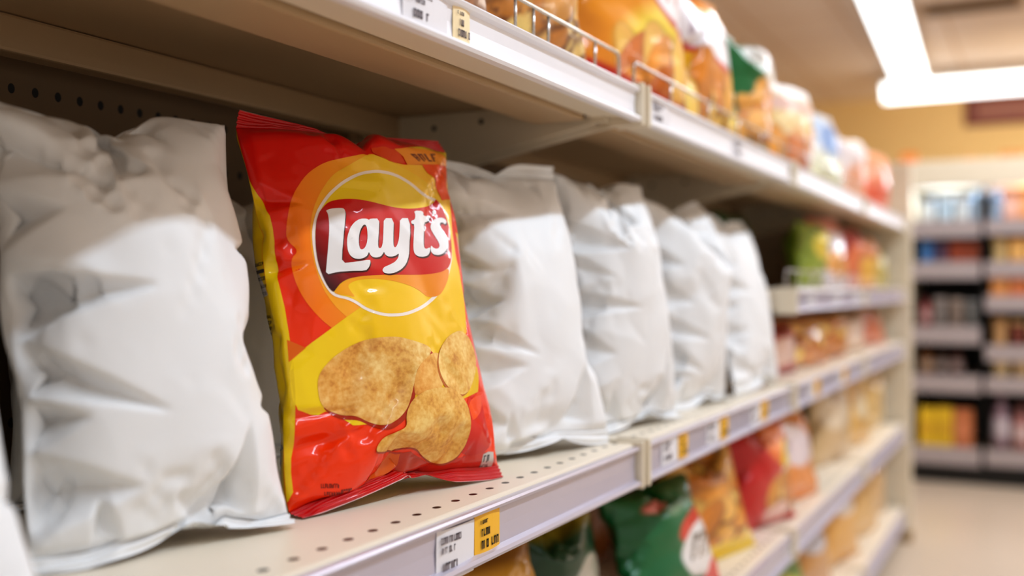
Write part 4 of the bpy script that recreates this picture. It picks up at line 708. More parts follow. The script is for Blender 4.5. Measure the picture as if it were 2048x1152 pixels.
('f',[[(0.2364,0.7524),(0.2441,0.7568),(0.25,0.7594),(0.2573,0.7619),(0.2644,0.7637),(0.2756,0.7658),(0.2843,0.7672),(0.2949,0.7685),(0.3049,0.7693),(0.32,0.7702),(0.3304,0.7707),(0.3418,0.771),(0.3518,0.7711),(0.3657,0.771),(0.3757,0.7707),(0.3871,0.77),(0.3975,0.7692),(0.4128,0.7679),(0.4237,0.7669),(0.436,0.7656),(0.4471,0.7643),(0.4635,0.7626),(0.4753,0.7614),(0.488,0.7598),(0.4993,0.7585),(0.517,0.7571),(0.5308,0.7567),(0.5466,0.7562),(0.5611,0.7559),(0.5824,0.7561),(0.5969,0.7564),(0.6135,0.7571),(0.6287,0.7582),(0.6509,0.7602),(0.6664,0.7619),(0.683,0.7641),(0.6983,0.7665),(0.7236,0.7718),(0.7418,0.7761),(0.766,0.7827),(0.7776,0.786),(0.79,0.7903),(0.7981,0.7934),(0.8059,0.7969),(0.8112,0.7996),(0.817,0.8034),(0.8206,0.8048),(0.8241,0.8047),(0.8267,0.8031),(0.8302,0.7992),(0.8327,0.7961),(0.8354,0.7921),(0.8377,0.7879),(0.8411,0.7814),(0.8432,0.7764),(0.8452,0.7701),(0.8466,0.7639),(0.8481,0.7543),(0.8489,0.7475),(0.8494,0.7396),(0.8493,0.7323),(0.8488,0.7217),(0.8477,0.7137),(0.8454,0.704),(0.8425,0.6947),(0.8374,0.6807),(0.8337,0.6712),(0.8293,0.661),(0.824,0.6519),(0.8156,0.6394),(0.8094,0.6311),(0.8022,0.6228),(0.7959,0.6162),(0.7874,0.6078),(0.7824,0.6025),(0.7769,0.5971),(0.7716,0.5926),(0.7638,0.5866),(0.7573,0.5826),(0.7487,0.5786),(0.7398,0.5753),(0.7262,0.5711),(0.7153,0.5683),(0.7009,0.5656),(0.6865,0.5635),(0.6645,0.5611),(0.6491,0.5597),(0.6318,0.5586),(0.6163,0.558),(0.5935,0.5574),(0.5762,0.5568),(0.5563,0.5562),(0.5389,0.5558),(0.5147,0.5555),(0.4982,0.5554),(0.481,0.5552),(0.466,0.5553),(0.4457,0.5559),(0.4316,0.5562),(0.4156,0.5563),(0.4012,0.5561),(0.3805,0.5558),(0.3666,0.5554),(0.3523,0.5549),(0.341,0.5544),(0.3267,0.5539),(0.3173,0.5534),(0.3071,0.5527),(0.2984,0.5518),(0.2857,0.5503),(0.277,0.5489),(0.2677,0.5469),(0.26,0.5449),(0.2498,0.5416),(0.2433,0.539),(0.2368,0.5358),(0.2318,0.5327),(0.2254,0.5279),(0.2214,0.525),(0.2178,0.5222),(0.2151,0.5201),(0.2121,0.5176),(0.2097,0.517),(0.2067,0.5179),(0.2038,0.5201),(0.1994,0.525),(0.1964,0.5292),(0.1933,0.5351),(0.1906,0.5413),(0.1871,0.5515),(0.1849,0.559),(0.1828,0.568),(0.181,0.5764),(0.178,0.5885),(0.1762,0.5969),(0.1746,0.6061),(0.1738,0.6144),(0.1733,0.6261),(0.1733,0.6343),(0.1738,0.6433),(0.1746,0.6511),(0.1762,0.6623),(0.1776,0.67),(0.1794,0.6785),(0.1813,0.686),(0.1851,0.6967),(0.1883,0.7039),(0.1923,0.7113),(0.1962,0.7172),(0.2022,0.725),(0.2065,0.7301),(0.2113,0.7349),(0.2154,0.7385),(0.2214,0.7428),(0.2259,0.7459),(0.2312,0.7493)]],7,(206,6,4),(60,4,14),(0.337,0.644),(0.198,0.533),0),
('f',[[(0.2398,0.7336),(0.2489,0.736),(0.2583,0.7371),(0.2734,0.7377),(0.2848,0.7382),(0.2977,0.7384),(0.3042,0.7372),(0.3078,0.7342),(0.3087,0.7304),(0.3075,0.7237),(0.3038,0.7133),(0.293,0.6906),(0.2837,0.6704),(0.2694,0.6396),(0.2632,0.6186),(0.2587,0.5951),(0.2683,0.5861),(0.2978,0.5864),(0.3211,0.5879),(0.3518,0.5914),(0.3658,0.5915),(0.3664,0.5871),(0.364,0.5822),(0.3579,0.5742),(0.3522,0.5693),(0.3437,0.5646),(0.3283,0.563),(0.2992,0.5638),(0.2779,0.5641),(0.2499,0.5634),(0.2292,0.5621),(0.2049,0.5597),(0.1982,0.5663),(0.2039,0.585),(0.2086,0.6029),(0.2165,0.6305),(0.2227,0.6516),(0.2312,0.6782),(0.2369,0.6954),(0.2403,0.7108),(0.2411,0.7191),(0.2406,0.7252),(0.2395,0.7287),(0.2372,0.7315)]],8,(70,18,12),None,None,None,0),
('f',[[(0.2381,0.7383),(0.2473,0.7407),(0.2568,0.7419),(0.2719,0.7425),(0.2833,0.743),(0.2962,0.7431),(0.3027,0.7419),(0.3062,0.7389),(0.307,0.735),(0.3056,0.7282),(0.3015,0.7177),(0.2914,0.6957),(0.2817,0.6749),(0.2676,0.6442),(0.261,0.6231),(0.2563,0.5995),(0.2658,0.5904),(0.2956,0.5909),(0.319,0.5922),(0.3493,0.5957),(0.3634,0.596),(0.3639,0.5915),(0.3614,0.5865),(0.3551,0.5785),(0.3495,0.5736),(0.341,0.5689),(0.3256,0.5673),(0.2966,0.5681),(0.2754,0.5685),(0.248,0.568),(0.2274,0.5668),(0.2032,0.5644),(0.1964,0.571),(0.2017,0.5895),(0.2063,0.6073),(0.2144,0.635),(0.2207,0.6562),(0.2295,0.683),(0.2353,0.7002),(0.2385,0.7155),(0.2394,0.7238),(0.2388,0.7299),(0.2377,0.7334),(0.2354,0.7362)]],9,(238,234,232),None,None,None,0),
('f',[[(0.3878,0.7115),(0.3699,0.71),(0.3571,0.7073),(0.3419,0.7019),(0.3313,0.6965),(0.3183,0.687),(0.3072,0.677),(0.297,0.6639),(0.2919,0.6539),(0.2866,0.6413),(0.2837,0.6321),(0.2829,0.6215),(0.2844,0.6146),(0.2883,0.6072),(0.2933,0.6025),(0.3018,0.5978),(0.3088,0.5953),(0.3184,0.5938),(0.3263,0.594),(0.337,0.5957),(0.3449,0.598),(0.3545,0.602),(0.3607,0.6061),(0.3665,0.6124),(0.3694,0.6128),(0.3712,0.6076),(0.3743,0.6043),(0.3804,0.601),(0.3866,0.5995),(0.3961,0.5992),(0.4038,0.5998),(0.4141,0.6019),(0.4209,0.6045),(0.428,0.6093),(0.4322,0.6124),(0.4358,0.6156),(0.4377,0.615),(0.4389,0.6104),(0.4418,0.6074),(0.4479,0.6044),(0.4541,0.603),(0.4637,0.6027),(0.4723,0.6035),(0.4845,0.6059),(0.493,0.6085),(0.503,0.6128),(0.5043,0.611),(0.4975,0.6019),(0.4904,0.5958),(0.4789,0.5892),(0.468,0.5847),(0.4518,0.5799),(0.4406,0.5769),(0.428,0.5738),(0.4207,0.5709),(0.415,0.5665),(0.4139,0.5632),(0.4164,0.559),(0.4222,0.5566),(0.4341,0.5546),(0.4446,0.5543),(0.4596,0.5554),(0.4725,0.5581),(0.4907,0.5637),(0.5048,0.5695),(0.523,0.5786),(0.5368,0.5882),(0.5531,0.6033),(0.562,0.6149),(0.5693,0.6294),(0.58,0.6542),(0.6052,0.7045),(0.6033,0.7234),(0.5706,0.7215),(0.5531,0.7129),(0.5439,0.6935),(0.5377,0.6795),(0.5298,0.6633),(0.5228,0.6528),(0.5122,0.6419),(0.5049,0.636),(0.4975,0.632),(0.4935,0.6315),(0.4903,0.6343),(0.4906,0.6399),(0.4946,0.6513),(0.503,0.67),(0.5187,0.7055),(0.5135,0.7186),(0.4853,0.7174),(0.4708,0.7087),(0.462,0.6878),(0.4557,0.6726),(0.4472,0.6546),(0.4412,0.6437),(0.4346,0.6342),(0.4298,0.6293),(0.424,0.6264),(0.4203,0.6263),(0.4169,0.6289),(0.4173,0.6349),(0.4216,0.6473),(0.4263,0.6574),(0.4342,0.6708),(0.4402,0.6845),(0.4483,0.7061),(0.4421,0.714),(0.4182,0.713),(0.4079,0.7118),(0.4049,0.7095),(0.4018,0.7094),(0.3969,0.7114)],[(0.3675,0.6897),(0.3595,0.6823),(0.3539,0.6744),(0.3463,0.6615),(0.3415,0.6522),(0.3372,0.641),(0.3354,0.6334),(0.3351,0.6254),(0.3366,0.6216),(0.3408,0.62),(0.3457,0.6208),(0.3536,0.6241),(0.3595,0.6285),(0.3668,0.6363),(0.3719,0.6432),(0.3774,0.6527),(0.3809,0.6609),(0.3839,0.6719),(0.385,0.679),(0.3849,0.6861),(0.3839,0.6901),(0.3811,0.6931),(0.378,0.6939),(0.3729,0.693)]],8,(70,18,12),None,None,None,0),
('f',[[(0.3852,0.7159),(0.3678,0.7145),(0.355,0.7118),(0.3396,0.7063),(0.329,0.7008),(0.3164,0.6916),(0.3054,0.6814),(0.2946,0.6682),(0.2895,0.6584),(0.2844,0.6459),(0.2816,0.6367),(0.2804,0.626),(0.2819,0.619),(0.2858,0.6117),(0.2908,0.607),(0.2996,0.6024),(0.3068,0.5999),(0.3164,0.5983),(0.3243,0.5983),(0.3348,0.6),(0.3428,0.6023),(0.3524,0.6064),(0.3586,0.6106),(0.3644,0.6169),(0.3672,0.6172),(0.3689,0.612),(0.3719,0.6087),(0.378,0.6055),(0.3842,0.6041),(0.3937,0.6037),(0.4015,0.6044),(0.4118,0.6065),(0.4186,0.6091),(0.4258,0.6139),(0.43,0.617),(0.4336,0.6202),(0.4355,0.6197),(0.4367,0.615),(0.4396,0.6121),(0.4458,0.6091),(0.452,0.6078),(0.4616,0.6075),(0.4701,0.6083),(0.4824,0.6106),(0.4909,0.6133),(0.5007,0.6176),(0.502,0.6158),(0.4953,0.6067),(0.4882,0.6006),(0.4768,0.594),(0.4659,0.5895),(0.4496,0.5846),(0.4383,0.5815),(0.4256,0.5784),(0.4182,0.5755),(0.4124,0.571),(0.4111,0.5676),(0.4137,0.5635),(0.4195,0.5611),(0.4316,0.5592),(0.4422,0.5589),(0.4573,0.5601),(0.4702,0.5628),(0.4884,0.5684),(0.5023,0.5743),(0.5206,0.5834),(0.5344,0.593),(0.5508,0.6082),(0.5595,0.6197),(0.5668,0.6343),(0.5773,0.6589),(0.603,0.7093),(0.601,0.7281),(0.5684,0.7261),(0.5509,0.7176),(0.5415,0.6983),(0.5351,0.6843),(0.5272,0.6681),(0.5203,0.6576),(0.5098,0.6467),(0.5026,0.6408),(0.4954,0.6368),(0.4914,0.6363),(0.4881,0.6391),(0.4884,0.6446),(0.4924,0.656),(0.5005,0.6747),(0.5163,0.7101),(0.5111,0.7231),(0.4831,0.7219),(0.4685,0.7132),(0.4596,0.6925),(0.4536,0.6773),(0.4453,0.6594),(0.439,0.6484),(0.4323,0.6388),(0.4275,0.6339),(0.4217,0.631),(0.418,0.6309),(0.4146,0.6335),(0.415,0.6394),(0.4194,0.652),(0.4244,0.6622),(0.4321,0.6755),(0.4378,0.6891),(0.446,0.7106),(0.4397,0.7185),(0.4156,0.7174),(0.4052,0.7162),(0.4021,0.7139),(0.399,0.7137),(0.3941,0.7157)],[(0.3647,0.694),(0.3566,0.6868),(0.3513,0.6792),(0.3444,0.6665),(0.3396,0.657),(0.3354,0.6459),(0.3336,0.6383),(0.3334,0.6303),(0.335,0.6265),(0.3393,0.6249),(0.3442,0.6256),(0.352,0.6289),(0.3578,0.6332),(0.3651,0.641),(0.3702,0.6479),(0.3757,0.6575),(0.3791,0.6657),(0.382,0.6767),(0.3829,0.6838),(0.3826,0.6908),(0.3813,0.6947),(0.3785,0.6976),(0.3752,0.6983),(0.3701,0.6973)]],9,(238,234,232),None,None,None,0),
('f',[[(0.6593,0.7486),(0.6889,0.7508),(0.7017,0.7487),(0.7007,0.7399),(0.7121,0.7382),(0.7423,0.7424),(0.7495,0.7411),(0.7437,0.7359),(0.736,0.731),(0.7241,0.724),(0.7151,0.7208),(0.7016,0.7184),(0.6904,0.7098),(0.6785,0.6909),(0.6705,0.6762),(0.6577,0.6565),(0.652,0.6456),(0.6501,0.6372),(0.6518,0.6332),(0.6575,0.6314),(0.6649,0.632),(0.6787,0.6353),(0.6824,0.6336),(0.6784,0.6259),(0.673,0.6202),(0.6632,0.6133),(0.6533,0.6095),(0.6379,0.6068),(0.6265,0.606),(0.6128,0.6067),(0.6037,0.6085),(0.5943,0.6124),(0.5904,0.6174),(0.5898,0.6262),(0.5929,0.6373),(0.601,0.6567),(0.6103,0.6738),(0.6255,0.6976),(0.6275,0.7069),(0.6179,0.7071),(0.6148,0.7092),(0.6164,0.7141),(0.6219,0.7171),(0.6345,0.7199),(0.6416,0.7239),(0.6473,0.7314),(0.6493,0.7373),(0.6486,0.7449)]],8,(70,18,12),None,None,None,0),
('f',[[(0.6568,0.7534),(0.6857,0.7554),(0.6974,0.7529),(0.696,0.7441),(0.7075,0.7424),(0.7406,0.7476),(0.748,0.7464),(0.7427,0.7413),(0.7351,0.7364),(0.7222,0.7292),(0.7127,0.7257),(0.6987,0.7232),(0.6874,0.7145),(0.6755,0.6957),(0.6679,0.6811),(0.6557,0.6616),(0.6497,0.6506),(0.6477,0.6421),(0.6493,0.6381),(0.655,0.6363),(0.6626,0.6369),(0.677,0.6405),(0.6808,0.6387),(0.6761,0.6309),(0.6708,0.6252),(0.661,0.6183),(0.651,0.6145),(0.6355,0.6118),(0.6241,0.6109),(0.6104,0.6116),(0.6013,0.6133),(0.5919,0.6172),(0.5879,0.6222),(0.5873,0.6311),(0.5903,0.6422),(0.5983,0.6615),(0.6082,0.6788),(0.6232,0.7026),(0.6252,0.7118),(0.6156,0.712),(0.6125,0.714),(0.6141,0.7189),(0.6196,0.7219),(0.6321,0.7247),(0.6392,0.7287),(0.6449,0.7361),(0.6469,0.742),(0.6462,0.7496)]],9,(238,234,232),None,None,None,0),
('f',[[(0.8394,0.7357),(0.8321,0.7393),(0.824,0.7406),(0.8108,0.7405),(0.7982,0.7389),(0.7779,0.7346),(0.764,0.7301),(0.7476,0.7226),(0.7377,0.7163),(0.7295,0.7084),(0.7264,0.7026),(0.7262,0.6957),(0.7277,0.6897),(0.7321,0.6812),(0.7362,0.6739),(0.742,0.6636),(0.7444,0.6564),(0.745,0.6487),(0.7424,0.6434),(0.7352,0.6379),(0.7287,0.635),(0.7198,0.6334),(0.7132,0.6335),(0.7052,0.6352),(0.7004,0.6376),(0.6959,0.6417),(0.6922,0.6416),(0.6871,0.637),(0.6841,0.6321),(0.6822,0.6245),(0.6839,0.62),(0.6901,0.616),(0.6982,0.614),(0.7127,0.6131),(0.7252,0.6141),(0.7427,0.6178),(0.7563,0.6224),(0.774,0.6306),(0.7863,0.6383),(0.7994,0.6497),(0.8064,0.6586),(0.8105,0.6695),(0.8104,0.6778),(0.8065,0.688),(0.8023,0.6953),(0.7955,0.7034),(0.7922,0.7086),(0.7905,0.7137),(0.7925,0.7176),(0.7991,0.7224),(0.8049,0.7245),(0.8134,0.7251),(0.8186,0.7241),(0.8233,0.721),(0.8283,0.7211),(0.8365,0.7247),(0.8403,0.728),(0.8417,0.7326)]],8,(70,18,12),None,None,None,0),
('f',[[(0.8371,0.7408),(0.8298,0.7443),(0.8218,0.7456),(0.8086,0.7455),(0.796,0.7439),(0.7754,0.7395),(0.7618,0.7351),(0.7458,0.7277),(0.7355,0.7214),(0.7272,0.7133),(0.7242,0.7076),(0.7242,0.7009),(0.7258,0.6949),(0.7301,0.6864),(0.7344,0.6791),(0.7404,0.6689),(0.7427,0.6617),(0.7431,0.6538),(0.7405,0.6486),(0.7333,0.6431),(0.7271,0.6403),(0.7184,0.6387),(0.7118,0.6387),(0.7037,0.6405),(0.6986,0.6428),(0.6939,0.6468),(0.6902,0.6467),(0.6854,0.6422),(0.6823,0.6373),(0.6799,0.6295),(0.6817,0.625),(0.6879,0.621),(0.696,0.619),(0.7105,0.6181),(0.7229,0.6192),(0.7406,0.6229),(0.7546,0.6276),(0.772,0.6357),(0.7838,0.6433),(0.7969,0.6548),(0.8039,0.6637),(0.808,0.6746),(0.808,0.6829),(0.8043,0.6932),(0.8001,0.7004),(0.7934,0.7085),(0.7901,0.7137),(0.7884,0.7188),(0.7903,0.7227),(0.7969,0.7275),(0.8028,0.7296),(0.8113,0.7302),(0.8164,0.7291),(0.8211,0.726),(0.826,0.7262),(0.834,0.7297),(0.8378,0.733),(0.8393,0.7376)]],9,(238,234,232),None,None,None,0),
('f',[[(0.774,0.7652),(0.7827,0.7674),(0.7877,0.7672),(0.7919,0.7646),(0.7917,0.7617),(0.7865,0.7568),(0.7798,0.7531),(0.769,0.749),(0.7629,0.747),(0.7571,0.7458),(0.7573,0.7471),(0.7636,0.7515),(0.7671,0.7557),(0.7694,0.7618)]],9,(238,234,232),None,None,None,0),
('f',[[(0.8778,0.0336),(0.8753,0.0483),(0.902,0.054),(0.9395,0.0488),(0.9481,0.0266),(0.9666,0.0012),(0.95,0.0),(0.9222,0.0),(0.8667,0.0),(0.9,0.0)]],3,(206,200,194),None,None,None,0),
('f',[[(0.8809,0.0438),(0.8865,0.044),(0.8967,0.0223),(0.8908,0.0232)]],4,(60,60,66),None,None,None,0),
('f',[[(0.8865,0.044),(0.895,0.0442),(0.8959,0.04),(0.8875,0.04)]],4,(60,60,66),None,None,None,0),
('f',[[(0.8998,0.0443),(0.9057,0.0444),(0.9169,0.0192),(0.9107,0.0201)]],4,(60,60,66),None,None,None,0),
('f',[[(0.9057,0.0444),(0.9145,0.0446),(0.9149,0.0398),(0.9063,0.0399)]],4,(60,60,66),None,None,None,0),
('f',[[(0.9101,0.0399),(0.9149,0.0398),(0.921,0.0241),(0.9159,0.0247)]],4,(60,60,66),None,None,None,0),
('f',[[(0.8944,0.0114),(0.8974,0.0116),(0.9056,0.0),(0.9,0.0)]],4,(60,60,66),None,None,None,0),
('f',[[(0.9056,0.0),(0.912,0.0002),(0.9111,0.0)]],4,(60,60,66),None,None,None,0),
('f',[[(0.9033,0.0051),(0.9052,0.0053),(0.9074,0.0027),(0.9054,0.0024)]],4,(60,60,66),None,None,None,0),
('f',[[(0.9045,0.0122),(0.9077,0.0125),(0.9167,0.0),(0.9111,0.0)]],4,(60,60,66),None,None,None,0),
('f',[[(0.9077,0.0125),(0.9124,0.0128),(0.915,0.0099),(0.9104,0.0095)]],4,(60,60,66),None,None,None,0),
('f',[[(0.9151,0.013),(0.9183,0.0132),(0.9278,0.0)]],4,(60,60,66),None,None,None,0),
('f',[[(0.9274,0.0024),(0.932,0.0028),(0.9338,0.0003),(0.9278,0.0)]],4,(60,60,66),None,None,None,0),
('f',[[(0.9229,0.0105),(0.9255,0.0107),(0.932,0.0028),(0.9294,0.0026)]],4,(60,60,66),None,None,None,0),
('f',[[(0.9259,0.0135),(0.9293,0.0136),(0.9393,0.0009),(0.9363,0.0006)]],4,(60,60,66),None,None,None,0),
('f',[[(0.9376,0.0034),(0.9422,0.0038),(0.9439,0.0014),(0.9393,0.0009)]],4,(60,60,66),None,None,None,0),
('f',[[(0.9339,0.0082),(0.936,0.0083),(0.9377,0.006),(0.9357,0.0059)]],4,(60,60,66),None,None,None,0),
('f',[[(0.9056,0.0),(0.9111,0.0),(0.9056,0.0),(0.9,0.0)]],4,(60,60,66),None,None,None,0),
('f',[[(0.7105,0.9308),(0.7245,0.9331),(0.7747,0.9207),(0.7632,0.9188)]],7,(120,50,8),None,None,None,0),
('f',[[(0.7245,0.9331),(0.7444,0.9367),(0.7537,0.9342),(0.7344,0.9307)]],7,(120,50,8),None,None,None,0),
('f',[[(0.7424,0.9321),(0.7537,0.9342),(0.7814,0.9263),(0.7719,0.9246)]],7,(120,50,8),None,None,None,0),
('f',[[(0.7455,0.9281),(0.7533,0.9295),(0.7622,0.9272),(0.7548,0.9259)]],7,(120,50,8),None,None,None,0),
('f',[[(0.7563,0.9389),(0.7715,0.9418),(0.8101,0.9267),(0.7991,0.9249)]],7,(120,50,8),None,None,None,0),
('f',[[(0.7715,0.9418),(0.7924,0.946),(0.7989,0.9427),(0.7794,0.9389)]],7,(120,50,8),None,None,None,0),
('f',[[(0.7875,0.9405),(0.7989,0.9427),(0.8186,0.9327),(0.8095,0.9311)]],7,(120,50,8),None,None,None,0),
('f',[[(0.8049,0.9487),(0.8208,0.952),(0.8445,0.9325),(0.8333,0.9306)]],7,(120,50,8),None,None,None,0),
('f',[[(0.8397,0.9364),(0.8561,0.9395),(0.8596,0.9352),(0.8445,0.9325)]],7,(120,50,8),None,None,None,0),
('f',[[(0.8548,0.9592),(0.8711,0.9627),(0.8785,0.9383),(0.8682,0.9367)]],7,(120,50,8),None,None,None,0),
('f',[[(0.8711,0.9627),(0.8937,0.968),(0.8943,0.9628),(0.8732,0.9582)]],7,(120,50,8),None,None,None,0),
('f',[[(0.8754,0.9532),(0.884,0.9551),(0.8851,0.9506),(0.8768,0.9487)]],7,(120,50,8),None,None,None,0),
('f',[[(0.1012,0.0559),(0.1031,0.0558),(0.1017,0.0453),(0.0998,0.0454)]],3,(120,26,10),None,None,None,0),
('f',[[(0.102,0.0473),(0.1048,0.0472),(0.1045,0.0452),(0.1017,0.0453)]],3,(120,26,10),None,None,None,0),
('f',[[(0.1075,0.0554),(0.1094,0.0553),(0.1079,0.045),(0.1061,0.045)]],3,(120,26,10),None,None,None,0),
('f',[[(0.1083,0.047),(0.1111,0.0468),(0.1108,0.0449),(0.1079,0.045)]],3,(120,26,10),None,None,None,0),
('f',[[(0.1138,0.055),(0.1157,0.0549),(0.1142,0.0447),(0.1123,0.0448)]],3,(120,26,10),None,None,None,0),
('f',[[(0.1157,0.0549),(0.1185,0.0547),(0.1182,0.0527),(0.1154,0.0528)]],3,(120,26,10),None,None,None,0),
('f',[[(0.1167,0.0528),(0.1182,0.0527),(0.1174,0.0465),(0.1158,0.0466)]],3,(120,26,10),None,None,None,0),
('f',[[(0.1201,0.0546),(0.122,0.0545),(0.1206,0.0444),(0.1187,0.0445)]],3,(120,26,10),None,None,None,0),
('f',[[(0.1209,0.0463),(0.1238,0.0462),(0.1235,0.0442),(0.1206,0.0444)]],3,(120,26,10),None,None,None,0),
('f',[[(0.1214,0.0501),(0.1227,0.0501),(0.1225,0.0483),(0.1212,0.0484)]],3,(120,26,10),None,None,None,0),
('f',[[(0.1264,0.0542),(0.1283,0.0541),(0.127,0.0441),(0.1251,0.0442)]],3,(120,26,10),None,None,None,0),
('f',[[(0.1283,0.0541),(0.1312,0.0539),(0.131,0.0518),(0.1281,0.052)]],3,(120,26,10),None,None,None,0),
('f',[[(0.1273,0.046),(0.1302,0.0458),(0.1299,0.0439),(0.127,0.0441)]],3,(120,26,10),None,None,None,0),
('f',[[(0.1294,0.0519),(0.131,0.0518),(0.1302,0.0458),(0.1286,0.0459)]],3,(120,26,10),None,None,None,0),
('f',[[(0.1328,0.0538),(0.1347,0.0536),(0.1335,0.0437),(0.1315,0.0438)]],3,(120,26,10),None,None,None,0),
('f',[[(0.1338,0.0456),(0.1367,0.0454),(0.1364,0.0436),(0.1335,0.0437)]],3,(120,26,10),None,None,None,0),
('f',[[(0.1358,0.0515),(0.1374,0.0514),(0.1367,0.0454),(0.1351,0.0455)]],3,(120,26,10),None,None,None,0),
('f',[[(0.1343,0.0493),(0.1356,0.0492),(0.1353,0.0475),(0.134,0.0476)]],3,(120,26,10),None,None,None,0),
('f',[[(0.1392,0.0533),(0.1411,0.0532),(0.14,0.0433),(0.138,0.0435)]],3,(120,26,10),None,None,None,0),
('f',[[(0.1411,0.0532),(0.144,0.053),(0.1438,0.0509),(0.1409,0.0511)]],3,(120,26,10),None,None,None,0),
('f',[[(0.1456,0.0528),(0.1476,0.0527),(0.1466,0.0429),(0.1446,0.0431)]],3,(120,26,10),None,None,None,0),
('f',[[(0.1476,0.0527),(0.1505,0.0524),(0.1504,0.0504),(0.1474,0.0506)]],3,(120,26,10),None,None,None,0),
('f',[[(0.1473,0.0484),(0.1486,0.0483),(0.1484,0.0466),(0.1471,0.0467)]],3,(120,26,10),None,None,None,0),
('f',[[(0.1521,0.0523),(0.1541,0.0521),(0.1533,0.0425),(0.1512,0.0426)]],3,(120,26,10),None,None,None,0),
('f',[[(0.1535,0.0443),(0.1565,0.0441),(0.1563,0.0423),(0.1533,0.0425)]],3,(120,26,10),None,None,None,0),
('f',[[(0.1553,0.05),(0.157,0.0498),(0.1565,0.0441),(0.1548,0.0443)]],3,(120,26,10),None,None,None,0),
('f',[[(0.1539,0.0479),(0.1552,0.0478),(0.155,0.0461),(0.1537,0.0462)]],3,(120,26,10),None,None,None,0),
('f',[[(0.1087,0.0362),(0.1109,0.0361),(0.111,0.026),(0.1088,0.026)]],3,(120,26,10),None,None,None,0),
('f',[[(0.1107,0.0284),(0.1139,0.0283),(0.1143,0.0258),(0.111,0.026)]],3,(120,26,10),None,None,None,0),
('f',[[(0.1158,0.036),(0.118,0.0359),(0.1183,0.0257),(0.1161,0.0258)]],3,(120,26,10),None,None,None,0),
('f',[[(0.118,0.0359),(0.1213,0.0359),(0.1211,0.0341),(0.1178,0.0342)]],3,(120,26,10),None,None,None,0),
('f',[[(0.1193,0.0342),(0.1211,0.0341),(0.1212,0.0281),(0.1194,0.0281)]],3,(120,26,10),None,None,None,0),
('f',[[(0.1231,0.0358),(0.1253,0.0357),(0.1257,0.0253),(0.1234,0.0254)]],3,(120,26,10),None,None,None,0),
('f',[[(0.1253,0.0357),(0.1286,0.0356),(0.1284,0.0339),(0.1251,0.034)]],3,(120,26,10),None,None,None,0),
('f',[[(0.1253,0.0279),(0.1286,0.0277),(0.1291,0.0251),(0.1257,0.0253)]],3,(120,26,10),None,None,None,0),
('f',[[(0.125,0.032),(0.1265,0.0319),(0.1265,0.0301),(0.125,0.0302)]],3,(120,26,10),None,None,None,0),
('f',[[(0.1304,0.0355),(0.1327,0.0354),(0.1336,0.0245),(0.1311,0.0248)]],3,(120,26,10),None,None,None,0),
('f',[[(0.1329,0.0274),(0.1364,0.0271),(0.1375,0.0237),(0.1336,0.0245)]],3,(120,26,10),None,None,None,0),
('f',[[(0.134,0.0337),(0.1359,0.0336),(0.1364,0.0271),(0.1344,0.0273)]],3,(120,26,10),None,None,None,0),
('f',[[(0.1379,0.0352),(0.1402,0.035),(0.1425,0.0225),(0.1397,0.0232)]],3,(120,26,10),None,None,None,0),
('f',[[(0.1408,0.0266),(0.1445,0.0261),(0.1467,0.0212),(0.1425,0.0225)]],3,(120,26,10),None,None,None,0),
('f',[[(0.1416,0.0333),(0.1435,0.0331),(0.1445,0.0261),(0.1425,0.0264)]],3,(120,26,10),None,None,None,0),
('f',[[(0.1456,0.0347),(0.1479,0.0345),(0.1556,0.0167),(0.15,0.0208)]],3,(120,26,10),None,None,None,0),
('f',[[(0.1491,0.0255),(0.1531,0.0246),(0.1556,0.0208),(0.1556,0.0167)]],3,(120,26,10),None,None,None,0),
('f',[[(0.1494,0.0326),(0.1514,0.0324),(0.1531,0.0246),(0.1508,0.0252)]],3,(120,26,10),None,None,None,0),
('f',[[(0.1533,0.0341),(0.1557,0.034),(0.1611,0.0208),(0.1556,0.0208)]],3,(120,26,10),None,None,None,0),
('f',[[(0.1592,0.022),(0.1611,0.025),(0.1611,0.0208)]],3,(120,26,10),None,None,None,0),
('f',[[(0.1575,0.0318),(0.1595,0.0316),(0.1611,0.025),(0.1615,0.021)]],3,(120,26,10),None,None,None,0),
('f',[[(0.1633,0.038),(0.1656,0.038),(0.1667,0.0208),(0.1611,0.0208)]],3,(120,26,10),None,None,None,0),
('f',[[(0.1656,0.038),(0.1692,0.038),(0.1687,0.0341),(0.1652,0.0342)]],3,(120,26,10),None,None,None,0),
('f',[[(0.1667,0.0342),(0.1687,0.0341),(0.1722,0.0208),(0.1667,0.0208)]],3,(120,26,10),None,None,None,0),
('f',[[(0.1711,0.038),(0.1735,0.038),(0.1722,0.0208)]],3,(120,26,10),None,None,None,0),
('f',[[(0.1735,0.038),(0.1771,0.038),(0.1766,0.0341),(0.173,0.0341)]],3,(120,26,10),None,None,None,0),
('f',[[(0.1735,0.0284),(0.1751,0.0283),(0.1778,0.0208)]],3,(120,26,10),None,None,None,0),
('f',[[(0.1791,0.038),(0.1815,0.038),(0.1778,0.0208)]],3,(120,26,10),None,None,None,0),
('f',[[(0.1815,0.038),(0.1851,0.038),(0.1846,0.0339),(0.181,0.034)]],3,(120,26,10),None,None,None,0),
('f',[[(0.1818,0.0278),(0.1834,0.0276),(0.1833,0.025),(0.1833,0.0208)]],3,(120,26,10),None,None,None,0),
('f',[[(0.1872,0.0379),(0.1897,0.0379),(0.1833,0.025),(0.1833,0.0208)]],3,(120,26,10),None,None,None,0),
('f',[[(0.1897,0.0379),(0.1935,0.0378),(0.1931,0.0336),(0.1892,0.0338)]],3,(120,26,10),None,None,None,0),
('f',[[(0.1889,0.0208),(0.1889,0.025),(0.1833,0.025)]],3,(120,26,10),None,None,None,0),
('f',[[(0.1909,0.0337),(0.1931,0.0336),(0.1889,0.025)]],3,(120,26,10),None,None,None,0),
